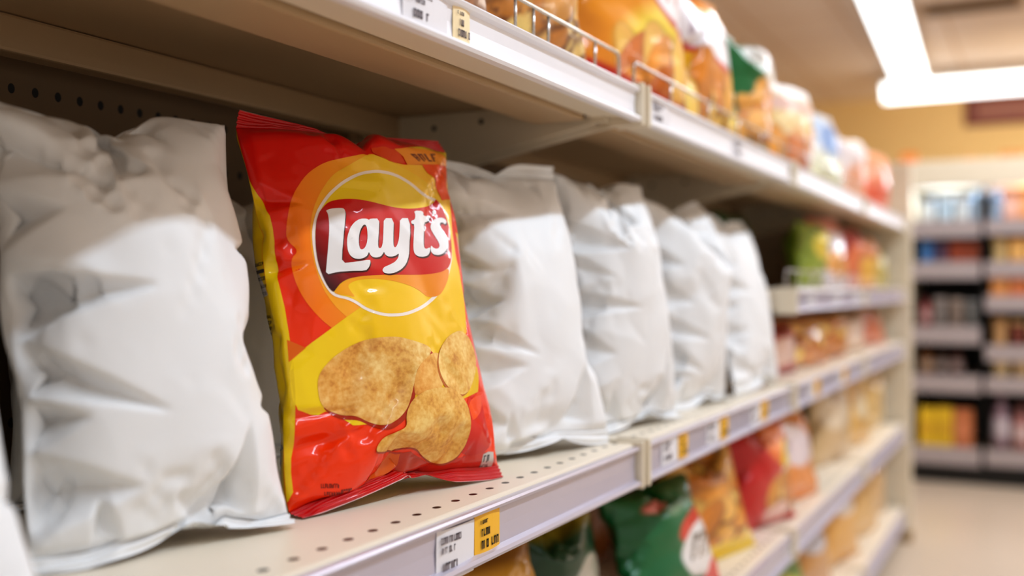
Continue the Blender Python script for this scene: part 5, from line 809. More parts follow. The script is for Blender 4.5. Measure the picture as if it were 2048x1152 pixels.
('f',[[(0.1907,0.0266),(0.1926,0.0263),(0.1944,0.0208),(0.1889,0.025)]],3,(120,26,10),None,None,None,0),
('f',[[(0.1957,0.0377),(0.1983,0.0376),(0.1944,0.025),(0.1889,0.025)]],3,(120,26,10),None,None,None,0),
('f',[[(0.1983,0.0376),(0.2024,0.0373),(0.2023,0.0328),(0.198,0.0333)]],3,(120,26,10),None,None,None,0),
('b',[[(0.0389,0.65),(0.2125,0.6924),(0.0038,0.5436),(0.0389,0.5458)]],1,(206,200,196),None,None,None,0),
('b',[[(0.0344,0.6391),(0.0307,0.6381),(0.0345,0.63),(0.0444,0.6333)]],2,(60,56,56),None,None,None,0),
('b',[[(0.0333,0.6315),(0.0288,0.6304),(0.0296,0.6287),(0.0345,0.63)]],2,(60,56,56),None,None,None,0),
('b',[[(0.0292,0.6359),(0.027,0.6353),(0.0288,0.6304),(0.0313,0.631)]],2,(60,56,56),None,None,None,0),
('b',[[(0.0319,0.6346),(0.0299,0.6341),(0.0305,0.6326),(0.0325,0.6331)]],2,(60,56,56),None,None,None,0),
('b',[[(0.0247,0.6365),(0.0225,0.6359),(0.0252,0.6276),(0.0273,0.6281)]],2,(60,56,56),None,None,None,0),
('b',[[(0.0245,0.6292),(0.0215,0.6284),(0.0219,0.6267),(0.0252,0.6276)]],2,(60,56,56),None,None,None,0),
('b',[[(0.0216,0.6338),(0.0202,0.6334),(0.0215,0.6284),(0.0231,0.6288)]],2,(60,56,56),None,None,None,0),
('b',[[(0.0235,0.6323),(0.0221,0.6319),(0.0226,0.6305),(0.024,0.6309)]],2,(60,56,56),None,None,None,0),
('b',[[(0.0183,0.6347),(0.0166,0.6343),(0.0186,0.6258),(0.0204,0.6263)]],2,(60,56,56),None,None,None,0),
('b',[[(0.0166,0.6343),(0.0142,0.6337),(0.0146,0.632),(0.017,0.6326)]],2,(60,56,56),None,None,None,0),
('b',[[(0.0182,0.6275),(0.0157,0.6268),(0.016,0.6251),(0.0186,0.6258)]],2,(60,56,56),None,None,None,0),
('b',[[(0.0129,0.6333),(0.0114,0.6329),(0.0131,0.6244),(0.0147,0.6248)]],2,(60,56,56),None,None,None,0),
('b',[[(0.0114,0.6329),(0.0083,0.6324),(0.0087,0.6307),(0.0117,0.6312)]],2,(60,56,56),None,None,None,0),
('b',[[(0.0128,0.6261),(0.01,0.6255),(0.0105,0.6238),(0.0131,0.6244)]],2,(60,56,56),None,None,None,0),
('b',[[(0.0064,0.6322),(0.0042,0.6319),(0.0061,0.6231),(0.0085,0.6235)]],2,(60,56,56),None,None,None,0),
('b',[[(0.0042,0.6319),(0.0009,0.6316),(0.0013,0.6298),(0.0046,0.6301)]],2,(60,56,56),None,None,None,0),
('b',[[(0.0031,0.63),(0.0013,0.6298),(0.0023,0.6246),(0.0042,0.6247)]],2,(60,56,56),None,None,None,0),
('b',[[(0.005,0.6282),(0.0035,0.6281),(0.0039,0.6265),(0.0054,0.6266)]],2,(60,56,56),None,None,None,0),
('b',[[(0.1484,0.6637),(0.1532,0.6647),(0.1541,0.6554),(0.0007,0.6226)]],2,(60,56,56),None,None,None,0),
('b',[[(0.1539,0.6572),(0.1609,0.6587),(0.1611,0.6569),(0.1541,0.6554)]],2,(60,56,56),None,None,None,0),
('b',[[(0.0444,0.6208),(0.0363,0.6196),(0.0444,0.6125)]],2,(60,56,56),None,None,None,0),
('b',[[(0.0363,0.6196),(0.0305,0.6182),(0.0314,0.6166),(0.038,0.6182)]],2,(60,56,56),None,None,None,0),
('b',[[(0.0345,0.6174),(0.0314,0.6166),(0.0354,0.6122),(0.0425,0.6137)]],2,(60,56,56),None,None,None,0),
('b',[[(0.044,0.6175),(0.0365,0.6158),(0.0381,0.6146),(0.0444,0.6167)]],2,(60,56,56),None,None,None,0),
('b',[[(0.0279,0.6175),(0.0255,0.6169),(0.0297,0.609),(0.0329,0.6098)]],2,(60,56,56),None,None,None,0),
('b',[[(0.0286,0.6106),(0.0248,0.6096),(0.0255,0.608),(0.0297,0.609)]],2,(60,56,56),None,None,None,0),
('b',[[(0.0247,0.6149),(0.0227,0.6144),(0.0248,0.6096),(0.0268,0.6101)]],2,(60,56,56),None,None,None,0),
('b',[[(0.027,0.6135),(0.0254,0.6131),(0.0261,0.6117),(0.0277,0.6121)]],2,(60,56,56),None,None,None,0),
('b',[[(0.0205,0.6156),(0.0187,0.6151),(0.0212,0.6069),(0.0235,0.6074)]],2,(60,56,56),None,None,None,0),
('b',[[(0.0187,0.6151),(0.0159,0.6144),(0.0163,0.6127),(0.0191,0.6134)]],2,(60,56,56),None,None,None,0),
('b',[[(0.0197,0.6116),(0.0184,0.6113),(0.0188,0.6098),(0.0201,0.6101)]],2,(60,56,56),None,None,None,0),
('b',[[(0.0146,0.6141),(0.0129,0.6137),(0.0148,0.6052),(0.0165,0.6056)]],2,(60,56,56),None,None,None,0),
('b',[[(0.0144,0.6069),(0.0117,0.6063),(0.0121,0.6046),(0.0148,0.6052)]],2,(60,56,56),None,None,None,0),
('b',[[(0.0136,0.6101),(0.0125,0.6099),(0.0128,0.6083),(0.0139,0.6086)]],2,(60,56,56),None,None,None,0),
('b',[[(0.0081,0.6128),(0.0057,0.6125),(0.0079,0.6039),(0.0104,0.6043)]],2,(60,56,56),None,None,None,0),
('b',[[(0.0074,0.6056),(0.0038,0.6051),(0.0042,0.6034),(0.0079,0.6039)]],2,(60,56,56),None,None,None,0),
('b',[[(0.0045,0.6106),(0.0027,0.6104),(0.0038,0.6051),(0.0057,0.6053)]],2,(60,56,56),None,None,None,0),
('b',[[(0.0005,0.612),(0.16,0.6454),(0.1621,0.6363),(0.0023,0.6032)]],2,(60,56,56),None,None,None,0),
('b',[[(0.1617,0.6382),(0.1681,0.6395),(0.1686,0.6377),(0.1621,0.6363)]],2,(60,56,56),None,None,None,0),
('b',[[(0.1633,0.6442),(0.1669,0.645),(0.1681,0.6395),(0.1646,0.6388)]],2,(60,56,56),None,None,None,0),
('b',[[(0.1608,0.6416),(0.1638,0.6422),(0.1641,0.6406),(0.1612,0.64)]],2,(60,56,56),None,None,None,0),
('b',[[(0.0444,0.6),(0.0389,0.6),(0.0444,0.5917)]],2,(60,56,56),None,None,None,0),
('b',[[(0.0389,0.6),(0.0425,0.6012),(0.0444,0.6)]],2,(60,56,56),None,None,None,0),
('b',[[(0.0354,0.5997),(0.0313,0.5987),(0.0389,0.5917)]],2,(60,56,56),None,None,None,0),
('b',[[(0.0386,0.5932),(0.0312,0.5915),(0.0325,0.5901),(0.0389,0.5917)]],2,(60,56,56),None,None,None,0),
('b',[[(0.0303,0.5967),(0.0276,0.596),(0.0312,0.5915),(0.0346,0.5923)]],2,(60,56,56),None,None,None,0),
('b',[[(0.0246,0.5971),(0.0221,0.5965),(0.0265,0.5886),(0.0296,0.5894)]],2,(60,56,56),None,None,None,0),
('b',[[(0.0221,0.5965),(0.019,0.5957),(0.0197,0.5941),(0.0229,0.5949)]],2,(60,56,56),None,None,None,0),
('b',[[(0.0173,0.5953),(0.0154,0.5948),(0.0185,0.5867),(0.0207,0.5872)]],2,(60,56,56),None,None,None,0),
('b',[[(0.0178,0.5883),(0.0149,0.5876),(0.0155,0.586),(0.0185,0.5867)]],2,(60,56,56),None,None,None,0),
('b',[[(0.0113,0.5939),(0.0087,0.5935),(0.012,0.5852),(0.0139,0.5856)]],2,(60,56,56),None,None,None,0),
('b',[[(0.0087,0.5935),(0.0047,0.5929),(0.0052,0.5912),(0.0093,0.5918)]],2,(60,56,56),None,None,None,0),
('b',[[(0.0115,0.5868),(0.0074,0.5862),(0.0082,0.5845),(0.012,0.5852)]],2,(60,56,56),None,None,None,0),
('b',[[(0.0075,0.5915),(0.0052,0.5912),(0.0074,0.5862),(0.0098,0.5866)]],2,(60,56,56),None,None,None,0),
('b',[[(0.0028,0.5927),(0.0005,0.5925),(0.0033,0.5839),(0.0057,0.5842)]],2,(60,56,56),None,None,None,0),
('b',[[(0.0005,0.5925),(0.1751,0.6278),(0.1757,0.626),(0.001,0.5908)]],2,(60,56,56),None,None,None,0),
('b',[[(0.1725,0.6253),(0.1757,0.626),(0.1775,0.6206),(0.0011,0.5854)]],2,(60,56,56),None,None,None,0),
('b',[[(0.0444,0.5833),(0.0378,0.5806),(0.0389,0.5792)]],2,(60,56,56),None,None,None,0),
('b',[[(0.0326,0.5794),(0.0289,0.5786),(0.0333,0.5708),(0.0389,0.5708)]],2,(60,56,56),None,None,None,0),
('b',[[(0.0368,0.5732),(0.0291,0.5715),(0.0307,0.5701),(0.0333,0.5708)]],2,(60,56,56),None,None,None,0),
('b',[[(0.0279,0.5766),(0.0256,0.576),(0.0291,0.5715),(0.0324,0.5722)]],2,(60,56,56),None,None,None,0),
('b',[[(0.0223,0.577),(0.0201,0.5765),(0.0246,0.5687),(0.0275,0.5694)]],2,(60,56,56),None,None,None,0),
('b',[[(0.0236,0.5702),(0.0199,0.5694),(0.0207,0.5678),(0.0246,0.5687)]],2,(60,56,56),None,None,None,0),
('b',[[(0.0152,0.5754),(0.0133,0.575),(0.0165,0.5668),(0.0188,0.5674)]],2,(60,56,56),None,None,None,0),
('b',[[(0.0159,0.5685),(0.0128,0.5678),(0.0135,0.5662),(0.0165,0.5668)]],2,(60,56,56),None,None,None,0),
('b',[[(0.0126,0.5731),(0.0108,0.5727),(0.0128,0.5678),(0.0145,0.5682)]],2,(60,56,56),None,None,None,0),
('b',[[(0.0074,0.574),(0.0046,0.5736),(0.0089,0.5654),(0.0117,0.5658)]],2,(60,56,56),None,None,None,0),
('b',[[(0.0079,0.567),(0.0037,0.5664),(0.0044,0.5648),(0.0089,0.5654)]],2,(60,56,56),None,None,None,0),
('b',[[(0.0037,0.5717),(0.0017,0.5715),(0.0037,0.5664),(0.0058,0.5667)]],2,(60,56,56),None,None,None,0),
('b',[[(0.0062,0.5701),(0.0044,0.5699),(0.0051,0.5684),(0.007,0.5686)]],2,(60,56,56),None,None,None,0),
('b',[[(0.0389,0.5625),(0.0444,0.5625),(0.0389,0.5542)]],2,(60,56,56),None,None,None,0),
('b',[[(0.0389,0.5583),(0.0333,0.5583),(0.0389,0.5542)]],2,(60,56,56),None,None,None,0),
('b',[[(0.0315,0.5597),(0.0275,0.5588),(0.0444,0.5542)]],2,(60,56,56),None,None,None,0),
('b',[[(0.0275,0.5588),(0.0231,0.5578),(0.0242,0.5563),(0.029,0.5574)]],2,(60,56,56),None,None,None,0),
('b',[[(0.0309,0.5558),(0.0281,0.5552),(0.0297,0.554),(0.0325,0.5546)]],2,(60,56,56),None,None,None,0),
('b',[[(0.021,0.5574),(0.0187,0.5569),(0.0235,0.5491),(0.0266,0.5498)]],2,(60,56,56),None,None,None,0),
('b',[[(0.0187,0.5569),(0.0154,0.5562),(0.0161,0.5546),(0.0195,0.5553)]],2,(60,56,56),None,None,None,0),
('b',[[(0.0136,0.5558),(0.0114,0.5554),(0.0154,0.5474),(0.0177,0.5479)]],2,(60,56,56),None,None,None,0),
('b',[[(0.0145,0.549),(0.011,0.5483),(0.0118,0.5467),(0.0154,0.5474)]],2,(60,56,56),None,None,None,0),
('b',[[(0.0105,0.5535),(0.0078,0.5531),(0.011,0.5483),(0.013,0.5487)]],2,(60,56,56),None,None,None,0),
('b',[[(0.013,0.552),(0.0115,0.5517),(0.0122,0.5503),(0.0137,0.5506)]],2,(60,56,56),None,None,None,0),
('b',[[(0.0722,0.5083),(0.0667,0.5042),(0.0722,0.4958),(0.0722,0.5)]],2,(70,56,10),None,None,None,0),
('b',[[(0.0667,0.5042),(0.0604,0.5039),(0.0667,0.4958)]],2,(70,56,10),None,None,None,0),
('b',[[(0.0778,0.5),(0.0575,0.496),(0.0597,0.4945),(0.0667,0.4958)]],2,(70,56,10),None,None,None,0),
('b',[[(0.0566,0.5014),(0.0511,0.5003),(0.0575,0.496),(0.0645,0.4973)]],2,(70,56,10),None,None,None,0),
('b',[[(0.0717,0.5021),(0.0592,0.4998),(0.0614,0.4986),(0.0667,0.5)]],2,(70,56,10),None,None,None,0),
('b',[[(0.0447,0.5009),(0.0398,0.4999),(0.0508,0.4927),(0.055,0.4936)]],2,(70,56,10),None,None,None,0),
('b',[[(0.0487,0.4942),(0.0432,0.493),(0.0455,0.4915),(0.0508,0.4927)]],2,(70,56,10),None,None,None,0),
('b',[[(0.0394,0.4979),(0.0359,0.4971),(0.0432,0.493),(0.0462,0.4936)]],2,(70,56,10),None,None,None,0),
('b',[[(0.0296,0.4975),(0.0248,0.4964),(0.0395,0.4901),(0.0427,0.4909)]],2,(70,56,10),None,None,None,0),
('b',[[(0.0369,0.4915),(0.0312,0.4901),(0.0343,0.4889),(0.0395,0.4901)]],2,(70,56,10),None,None,None,0),
('b',[[(0.0722,0.4917),(0.0778,0.4917),(0.0667,0.4792),(0.0722,0.4833)]],2,(70,56,10),None,None,None,0),
('b',[[(0.0667,0.4875),(0.0653,0.487),(0.0722,0.4833)]],2,(70,56,10),None,None,None,0),
('b',[[(0.0587,0.4875),(0.0549,0.4867),(0.063,0.4791),(0.0667,0.4792)]],2,(70,56,10),None,None,None,0),
('b',[[(0.0549,0.4867),(0.0504,0.4857),(0.052,0.4841),(0.0565,0.4852)]],2,(70,56,10),None,None,None,0),
('b',[[(0.0609,0.4805),(0.0558,0.4794),(0.057,0.4778),(0.063,0.4791)]],2,(70,56,10),None,None,None,0),
('b',[[(0.0481,0.4851),(0.0456,0.4845),(0.0517,0.4765),(0.0544,0.4772)]],2,(70,56,10),None,None,None,0),
('b',[[(0.0456,0.4845),(0.0417,0.4835),(0.0432,0.482),(0.0471,0.483)]],2,(70,56,10),None,None,None,0),
('b',[[(0.0454,0.4825),(0.0432,0.482),(0.0468,0.4771),(0.049,0.4777)]],2,(70,56,10),None,None,None,0),
('b',[[(0.0722,0.475),(0.0722,0.4667),(0.0667,0.4667)]],2,(70,56,10),None,None,None,0),
('b',[[(0.0667,0.4667),(0.0667,0.4625),(0.0722,0.4667)]],2,(70,56,10),None,None,None,0),
('b',[[(0.0722,0.475),(0.0656,0.4729),(0.0667,0.4625)]],2,(70,56,10),None,None,None,0),
('b',[[(0.0656,0.4729),(0.0585,0.4715),(0.0594,0.4698),(0.0667,0.4708)]],2,(70,56,10),None,None,None,0),
('b',[[(0.0634,0.4707),(0.0594,0.4698),(0.0629,0.4651),(0.0722,0.4667)]],2,(70,56,10),None,None,None,0),
('b',[[(0.0722,0.4708),(0.0654,0.469),(0.0611,0.4667),(0.0667,0.4667)]],2,(70,56,10),None,None,None,0),
('b',[[(0.0556,0.4708),(0.0526,0.4701),(0.0528,0.4611),(0.0582,0.4623)]],2,(70,56,10),None,None,None,0),
('b',[[(0.0526,0.4701),(0.048,0.469),(0.0477,0.4671),(0.0528,0.4683)]],2,(70,56,10),None,None,None,0),
('b',[[(0.0504,0.4678),(0.0477,0.4671),(0.0456,0.4612),(0.0495,0.4621)]],2,(70,56,10),None,None,None,0),
('b',[[(0.0667,0.4583),(0.0611,0.4542),(0.0611,0.45)]],2,(70,56,10),None,None,None,0),
('b',[[(0.0667,0.4583),(0.05,0.4458),(0.0611,0.45)]],2,(70,56,10),None,None,None,0),
('b',[[(0.0667,0.4583),(0.0722,0.4583),(0.0611,0.4542)]],2,(70,56,10),None,None,None,0),
('b',[[(0.0594,0.456),(0.0481,0.4535),(0.0556,0.4458)]],2,(70,56,10),None,None,None,0),
('b',[[(0.0481,0.4535),(0.0366,0.4509),(0.0362,0.449),(0.0489,0.4518)]],2,(70,56,10),None,None,None,0),
('b',[[(0.0416,0.4502),(0.0362,0.449),(0.0375,0.4439),(0.0476,0.446)]],2,(70,56,10),None,None,None,0),
('b',[[(0.0389,0.4333),(0.0444,0.4333),(0.0389,0.4292)]],2,(70,56,10),None,None,None,0),
('b',[[(0.0389,0.4208),(0.0389,0.4125),(0.0389,0.4083)]],2,(70,56,10),None,None,None,0),
('b',[[(0.0389,0.4167),(0.0333,0.4167),(0.0389,0.4125)]],2,(70,56,10),None,None,None,0),
('b',[[(0.1444,0.1792),(0.2607,0.1907),(0.1903,0.1101),(0.1382,0.0927),(0.0266,0.0959)]],1,(150,148,146),None,None,None,0),
('b',[[(0.1225,0.1725),(0.1031,0.1709),(0.013,0.152),(0.078,0.1578)]],2,(60,60,60),None,None,None,0),
('b',[[(0.1031,0.1709),(0.0741,0.1687),(0.0642,0.1659),(0.0933,0.168)]],2,(60,60,60),None,None,None,0),
('b',[[(0.0659,0.1592),(0.0064,0.1535),(0.0044,0.1511),(0.013,0.152)]],2,(60,60,60),None,None,None,0),
('b',[[(0.0828,0.1647),(0.0729,0.164),(0.06,0.1612),(0.0765,0.1622)]],2,(60,60,60),None,None,None,0),
('b',[[(0.0596,0.1679),(0.0053,0.1622),(0.1716,0.162),(0.0014,0.151)]],2,(60,60,60),None,None,None,0),
('b',[[(0.1736,0.1645),(0.1788,0.1648),(0.1768,0.1623),(0.1716,0.162)]],2,(60,60,60),None,None,None,0),
('b',[[(0.1889,0.1753),(0.1927,0.1756),(0.1825,0.1628),(0.1795,0.1625)]],2,(60,60,60),None,None,None,0),
('b',[[(0.1927,0.1756),(0.1991,0.1763),(0.1959,0.1735),(0.1903,0.173)]],2,(60,60,60),None,None,None,0),
('b',[[(0.1927,0.1732),(0.1959,0.1735),(0.1889,0.1657),(0.1865,0.1655)]],2,(60,60,60),None,None,None,0),
('b',[[(0.1882,0.1702),(0.1903,0.1703),(0.1885,0.168),(0.1864,0.1678)]],2,(60,60,60),None,None,None,0),
('b',[[(0.2028,0.1768),(0.2069,0.1773),(0.1919,0.1636),(0.1892,0.1634)]],2,(60,60,60),None,None,None,0),
('b',[[(0.2069,0.1773),(0.2119,0.1778),(0.2092,0.1752),(0.2037,0.1746)]],2,(60,60,60),None,None,None,0),
('b',[[(0.2064,0.1749),(0.2092,0.1752),(0.199,0.1668),(0.1963,0.1665)]],2,(60,60,60),None,None,None,0),
('b',[[(0.2141,0.178),(0.2168,0.1781),(0.2017,0.1647),(0.1986,0.1644)]],2,(60,60,60),None,None,None,0),
('b',[[(0.2168,0.1781),(0.2205,0.1783),(0.2181,0.1758),(0.2143,0.1756)]],2,(60,60,60),None,None,None,0),
('b',[[(0.2055,0.1677),(0.2097,0.1681),(0.2065,0.1653),(0.2017,0.1647)]],2,(60,60,60),None,None,None,0),
('b',[[(0.2225,0.1784),(0.225,0.1785),(0.2115,0.1658),(0.2088,0.1656)]],2,(60,60,60),None,None,None,0),
('b',[[(0.225,0.1785),(0.2285,0.1786),(0.2262,0.1761),(0.2226,0.176)]],2,(60,60,60),None,None,None,0),
('b',[[(0.2142,0.1683),(0.2178,0.1685),(0.2149,0.166),(0.2115,0.1658)]],2,(60,60,60),None,None,None,0),
('b',[[(0.2242,0.1761),(0.2262,0.1761),(0.2178,0.1685),(0.2159,0.1685)]],2,(60,60,60),None,None,None,0),
('b',[[(0.2196,0.1732),(0.2213,0.1733),(0.2188,0.171),(0.2173,0.171)]],2,(60,60,60),None,None,None,0),
('b',[[(0.2305,0.1787),(0.2329,0.1787),(0.2189,0.1661),(0.2167,0.1661)]],2,(60,60,60),None,None,None,0),
('b',[[(0.2329,0.1787),(0.2362,0.1788),(0.234,0.1764),(0.2305,0.1763)]],2,(60,60,60),None,None,None,0),
('b',[[(0.2276,0.1735),(0.2291,0.1736),(0.2265,0.1713),(0.2249,0.1712)]],2,(60,60,60),None,None,None,0),
('b',[[(0.238,0.1788),(0.2402,0.1789),(0.226,0.1663),(0.2239,0.1662)]],2,(60,60,60),None,None,None,0),
('b',[[(0.2402,0.1789),(0.2433,0.1788),(0.2413,0.1765),(0.238,0.1765)]],2,(60,60,60),None,None,None,0),
('b',[[(0.0865,0.146),(0.2094,0.1521),(0.1353,0.1215)]],2,(50,50,52),None,None,None,0),
]
def on_film(G, Nn, uv, lift):
    ny, nx, _ = G.shape
    x = np.clip(uv[:, 0], 0, 1) * (nx - 1); y = np.clip(uv[:, 1], 0, 1) * (ny - 1)
    i = np.minimum(x.astype(int), nx - 2); j = np.minimum(y.astype(int), ny - 2); a = (x - i)[:, None]; b = (y - j)[:, None]
    def bl(A): return A[j, i] * (1 - a) * (1 - b) + A[j, i + 1] * a * (1 - b) + A[j + 1, i] * (1 - a) * b + A[j + 1, i + 1] * a * b
    n = bl(Nn); n /= np.linalg.norm(n, axis=1, keepdims=True)
    return bl(G) + n * lift, n

def clip_axis(poly, ax, val, keep_less):
    out = []
    for k in range(len(poly)):
        p, q = poly[k], poly[(k + 1) % len(poly)]
        ip = p[ax] <= val if keep_less else p[ax] >= val; iq = q[ax] <= val if keep_less else q[ax] >= val
        if ip: out.append(p)
        if ip != iq:
            t = (val - p[ax]) / (q[ax] - p[ax]); r = [p[0] + (q[0] - p[0]) * t, p[1] + (q[1] - p[1]) * t]; r[ax] = val; out.append(tuple(r))
    return out

def dice(poly, ax, step):
    lo = min(p[ax] for p in poly); hi = max(p[ax] for p in poly); res = []; rest = poly
    k = math.floor(lo / step + 1e-9) + 1
    while k * step < hi - 1e-9 and len(rest) >= 3:
        c = clip_axis(rest, ax, k * step, True); rest = clip_axis(rest, ax, k * step, False)
        if len(c) >= 3: res.append(c)
        k += 1
    if len(rest) >= 3: res.append(rest)
    return res

def printed(G, out_sign, prints, step0=.00012):
    """flat shapes of ink laid on the film: prints = (loops in uv, layer, colour, colour2, p, q, material)"""
    Nn = grid_normals(G) * out_sign
    Vs, Fs, Cs, Ms = [], [], [], []; off = 0
    for loops, layer, c0, c1, p, q, mi in prints:
        flat_pts = [pt for l in loops for pt in l]
        tris = tessellate_polygon([[Vector((x, y, 0)) for x, y in l] for l in loops])
        key = {}; pts = []; fs = []
        for t in tris:
            for col in dice([tuple(flat_pts[k]) for k in t], 0, 1 / 112):
                for cell in dice(col, 1, 1 / 152):
                    ids = []
                    for pt in cell:
                        kk = (round(pt[0], 6), round(pt[1], 6))
                        if kk not in key: key[kk] = len(pts); pts.append(kk)
                        if not ids or ids[-1] != key[kk]: ids.append(key[kk])
                    for m in range(1, len(ids) - 1): fs.append((ids[0], ids[m], ids[m + 1]))
        if not fs: continue
        uv = np.array(pts); P, _n = on_film(G, Nn, uv, step0 * layer + .00008)
        a = L3(c0); C = np.ones((len(P), 3)) * a
        if c1 is not None:
            d = np.array(q) - np.array(p); tt = np.clip(((uv - np.array(p)) @ d) / (d @ d), 0, 1)[:, None]; C = a * (1 - tt) + L3(c1) * tt
        fs = np.array(fs)
        nrm = np.cross(P[fs[:, 1]] - P[fs[:, 0]], P[fs[:, 2]] - P[fs[:, 0]])
        bad = (nrm * _n[fs[:, 0]]).sum(1) < 0; fs[bad] = fs[bad][:, ::-1]
        Vs.append(P); Fs.append(fs + off); Cs.append(C); Ms.append(np.full(len(fs), mi)); off += len(P)
    return np.concatenate(Vs), np.concatenate(Fs), np.concatenate(Cs), np.concatenate(Ms)

eF = printed(rf, 1, [p for p in PRINT if p[0] == 'f'] and [p[1:] for p in PRINT if p[0] == 'f'])
eB = printed(rbk, -1, [p[1:] for p in PRINT if p[0] == 'b'])
ext = (np.concatenate([eF[0], eB[0]]), np.concatenate([eF[1], eB[1] + len(eF[0])]), np.concatenate([eF[2], eB[2]]), np.concatenate([eF[3], eB[3]]))
U, Vv = uv_grid(rf); pr = Paint(U, Vv, (222, 18, 6))
pr.ramp(.9, .3, (250, 64, 10)); pr.put((U - .90) / .02 * (1 - np.abs(Vv - .56) / .16 > 0), (244, 196, 24)); pr.band(.955, 1.2, (196, 10, 6), .02)
ob, nv = mesh_from('bag_body', [rf, rbk], [pr.C, flat(rbk, (236, 198, 14))], [M['film'], M['chip']], RB, weld=True, extra=ext)
def seal_cols(G, top):
    C = flat(G, (200, 8, 8)); C[(-1 if top else 0):(None if top else 1)] = L3((230, 214, 208)); return C
mesh_from('top_seal', [rhi], [seal_cols(rhi, True)], [M['film']], RB)
mesh_from('bottom_seal', [rlo], [seal_cols(rlo, False)], [M['film']], RB)
# ------------------------------------------------------------------ printed snack bags of the other shelves
G_TOP = 'snack bags on the upper shelf'; G_MID = 'snack bags on the extra middle shelf'; G_MAIN = 'snack bags at the far end of the main shelf'
G_LOW = 'snack bags on the lower shelf'; G_BASE = 'snack bags on the base shelf'

def p_clear(p):       # clear pouch full of chips
    p.put(np.ones_like(p.U), (214, 158, 78)); p.chips(0, 1, -.05, 1.05, 70, 4, .15, ((232, 184, 100), (214, 150, 64), (244, 208, 130), (200, 128, 48)))
def p_brown(p):       # clear pouch with darker contents
    p.put(np.ones_like(p.U), (150, 104, 72)); p.chips(0, 1, -.05, .95, 60, 9, .12, ((176, 120, 80), (128, 80, 52), (222, 196, 176), (150, 92, 56)))
def p_orange(p):
    p.put(np.ones_like(p.U), (244, 160, 16)); p.ramp(.5, 0, (236, 140, 20)); p.ell(.72, .30, .42, .16, (246, 214, 60), .2, .4)
    p.chips(.35, 1, .08, .24, 16, 3, .16, ((232, 150, 50), (206, 112, 26), (246, 190, 90)))
    p.band(-.1, .1, (196, 20, 16), .02, .12); p.ell(.82, .45, .34, .13, (190, 16, 20), -.2, .06); p.ell(.76, .49, .30, .12, (240, 234, 238), -.2, .05)
    p.marks(.54, .96, .45, .54, 5, 2, (170, 120, 120))
def p_yellow(p):
    p.put(np.ones_like(p.U), (246, 196, 30)); p.band(.84, 1.3, (250, 170, 40), .06); p.ell(.52, .60, .5, .20, (206, 20, 24), -.25, .05); p.ell(.52, .68, .5, .22, (242, 238, 242), -.2, .05)
    p.marks(.2, .85, .62, .74, 6, 3, (176, 160, 170)); p.chips(.1, .95, .05, .34, 22, 7, .17, ((236, 168, 60), (214, 132, 36), (250, 206, 100)))
def p_green(p):
    p.put(np.ones_like(p.U), (16, 110, 52)); p.ell(.7, .72, .3, .22, (226, 222, 214), -.1, .1); p.marks(.5, .9, .66, .76, 5, 4, (90, 90, 80))
    p.chips(.3, .95, .1, .42, 18, 5, .18, ((226, 140, 40), (200, 112, 26), (240, 170, 70))); p.band(-.1, .1, (96, 140, 40), .1)
def p_cream(p):
    p.put(np.ones_like(p.U), (250, 222, 160)); p.band(.74, 1.3, (250, 246, 244), .08); p.band(.58, .72, (244, 206, 196), .06)
    p.chips(.2, .95, .06, .34, 14, 6, .2, ((236, 160, 60), (214, 120, 40)))
def p_blue(p):
    p.put(np.ones_like(p.U), (232, 236, 240)); p.ell(.62, .60, .3, .26, (96, 156, 220), .3, .2); p.band(.0, .36, (226, 226, 190), .2); p.ell(.3, .8, .25, .12, (160, 200, 240), 0, .3)
def p_pink(p):
    p.put(np.ones_like(p.U), (236, 226, 228)); p.ell(.66, .3, .4, .3, (240, 176, 140), 0, .3); p.band(.8, 1.2, (244, 226, 210), .1)
def p_redorange(p):
    p.put(np.ones_like(p.U), (238, 150, 110)); p.band(.75, 1.2, (244, 140, 70), .1); p.band(-.1, .4, (222, 96, 60), .2)

def top(label, design, x0, x1, y0, y1, h, lean, base, **k):
    snack_bag('', label, 'chip bag', G_TOP, base, (x0, y0), (x1, y1), ZT + .001, h, lean, design, **k)
top('clear pouch of brown snacks at the near end of the upper shelf', p_brown, .70, .925, .53, .50, .30, 10, BASE2, back=(150, 104, 72), crumple=(5, (4, 5), .01, .4))
top('clear pouch of golden chips behind the near wire fence on the upper shelf', p_clear, .95, 1.185, .525, .49, .32, 10, BASE3, back=(214, 158, 78), crumple=(6, (4, 6), .012, .5))
top('big orange bag with white and red logo on the upper shelf', p_orange, 1.215, 1.525, .535, .475, .33, 11, BASE1, back=(240, 150, 20), crumple=(7, (4, 5), .012, .4), f=3)
top('yellow chip bag with white and red logo on the upper shelf', p_yellow, 1.53, 1.775, .51, .475, .245, 9, BASE2, back=(244, 180, 40), crumple=(8, (4, 5), .010, .3), f=3)
top('green bag with chips picture on the upper shelf', p_green, 1.79, 2.07, .52, .475, .232, 8, BASE3, back=(12, 96, 44), crumple=(9, (4, 5), .010, .3))
top('cream and white bag on the upper shelf beside the green bag', p_cream, 2.10, 2.46, .53, .48, .205, 8, BASE1, back=(248, 226, 180))
top('pale bag with blue print on the upper shelf', p_blue, 2.48, 2.86, .53, .48, .205, 8, BASE2, back=(230, 232, 236))
top('pale pink bag on the upper shelf near the far end', p_pink, 2.90, 3.30, .53, .48, .20, 8, BASE3, back=(238, 228, 228))
top('salmon orange bag at the far end of the upper shelf', p_redorange, 3.34, 3.76, .53, .48, .205, 8, BASE1, back=(236, 140, 96))

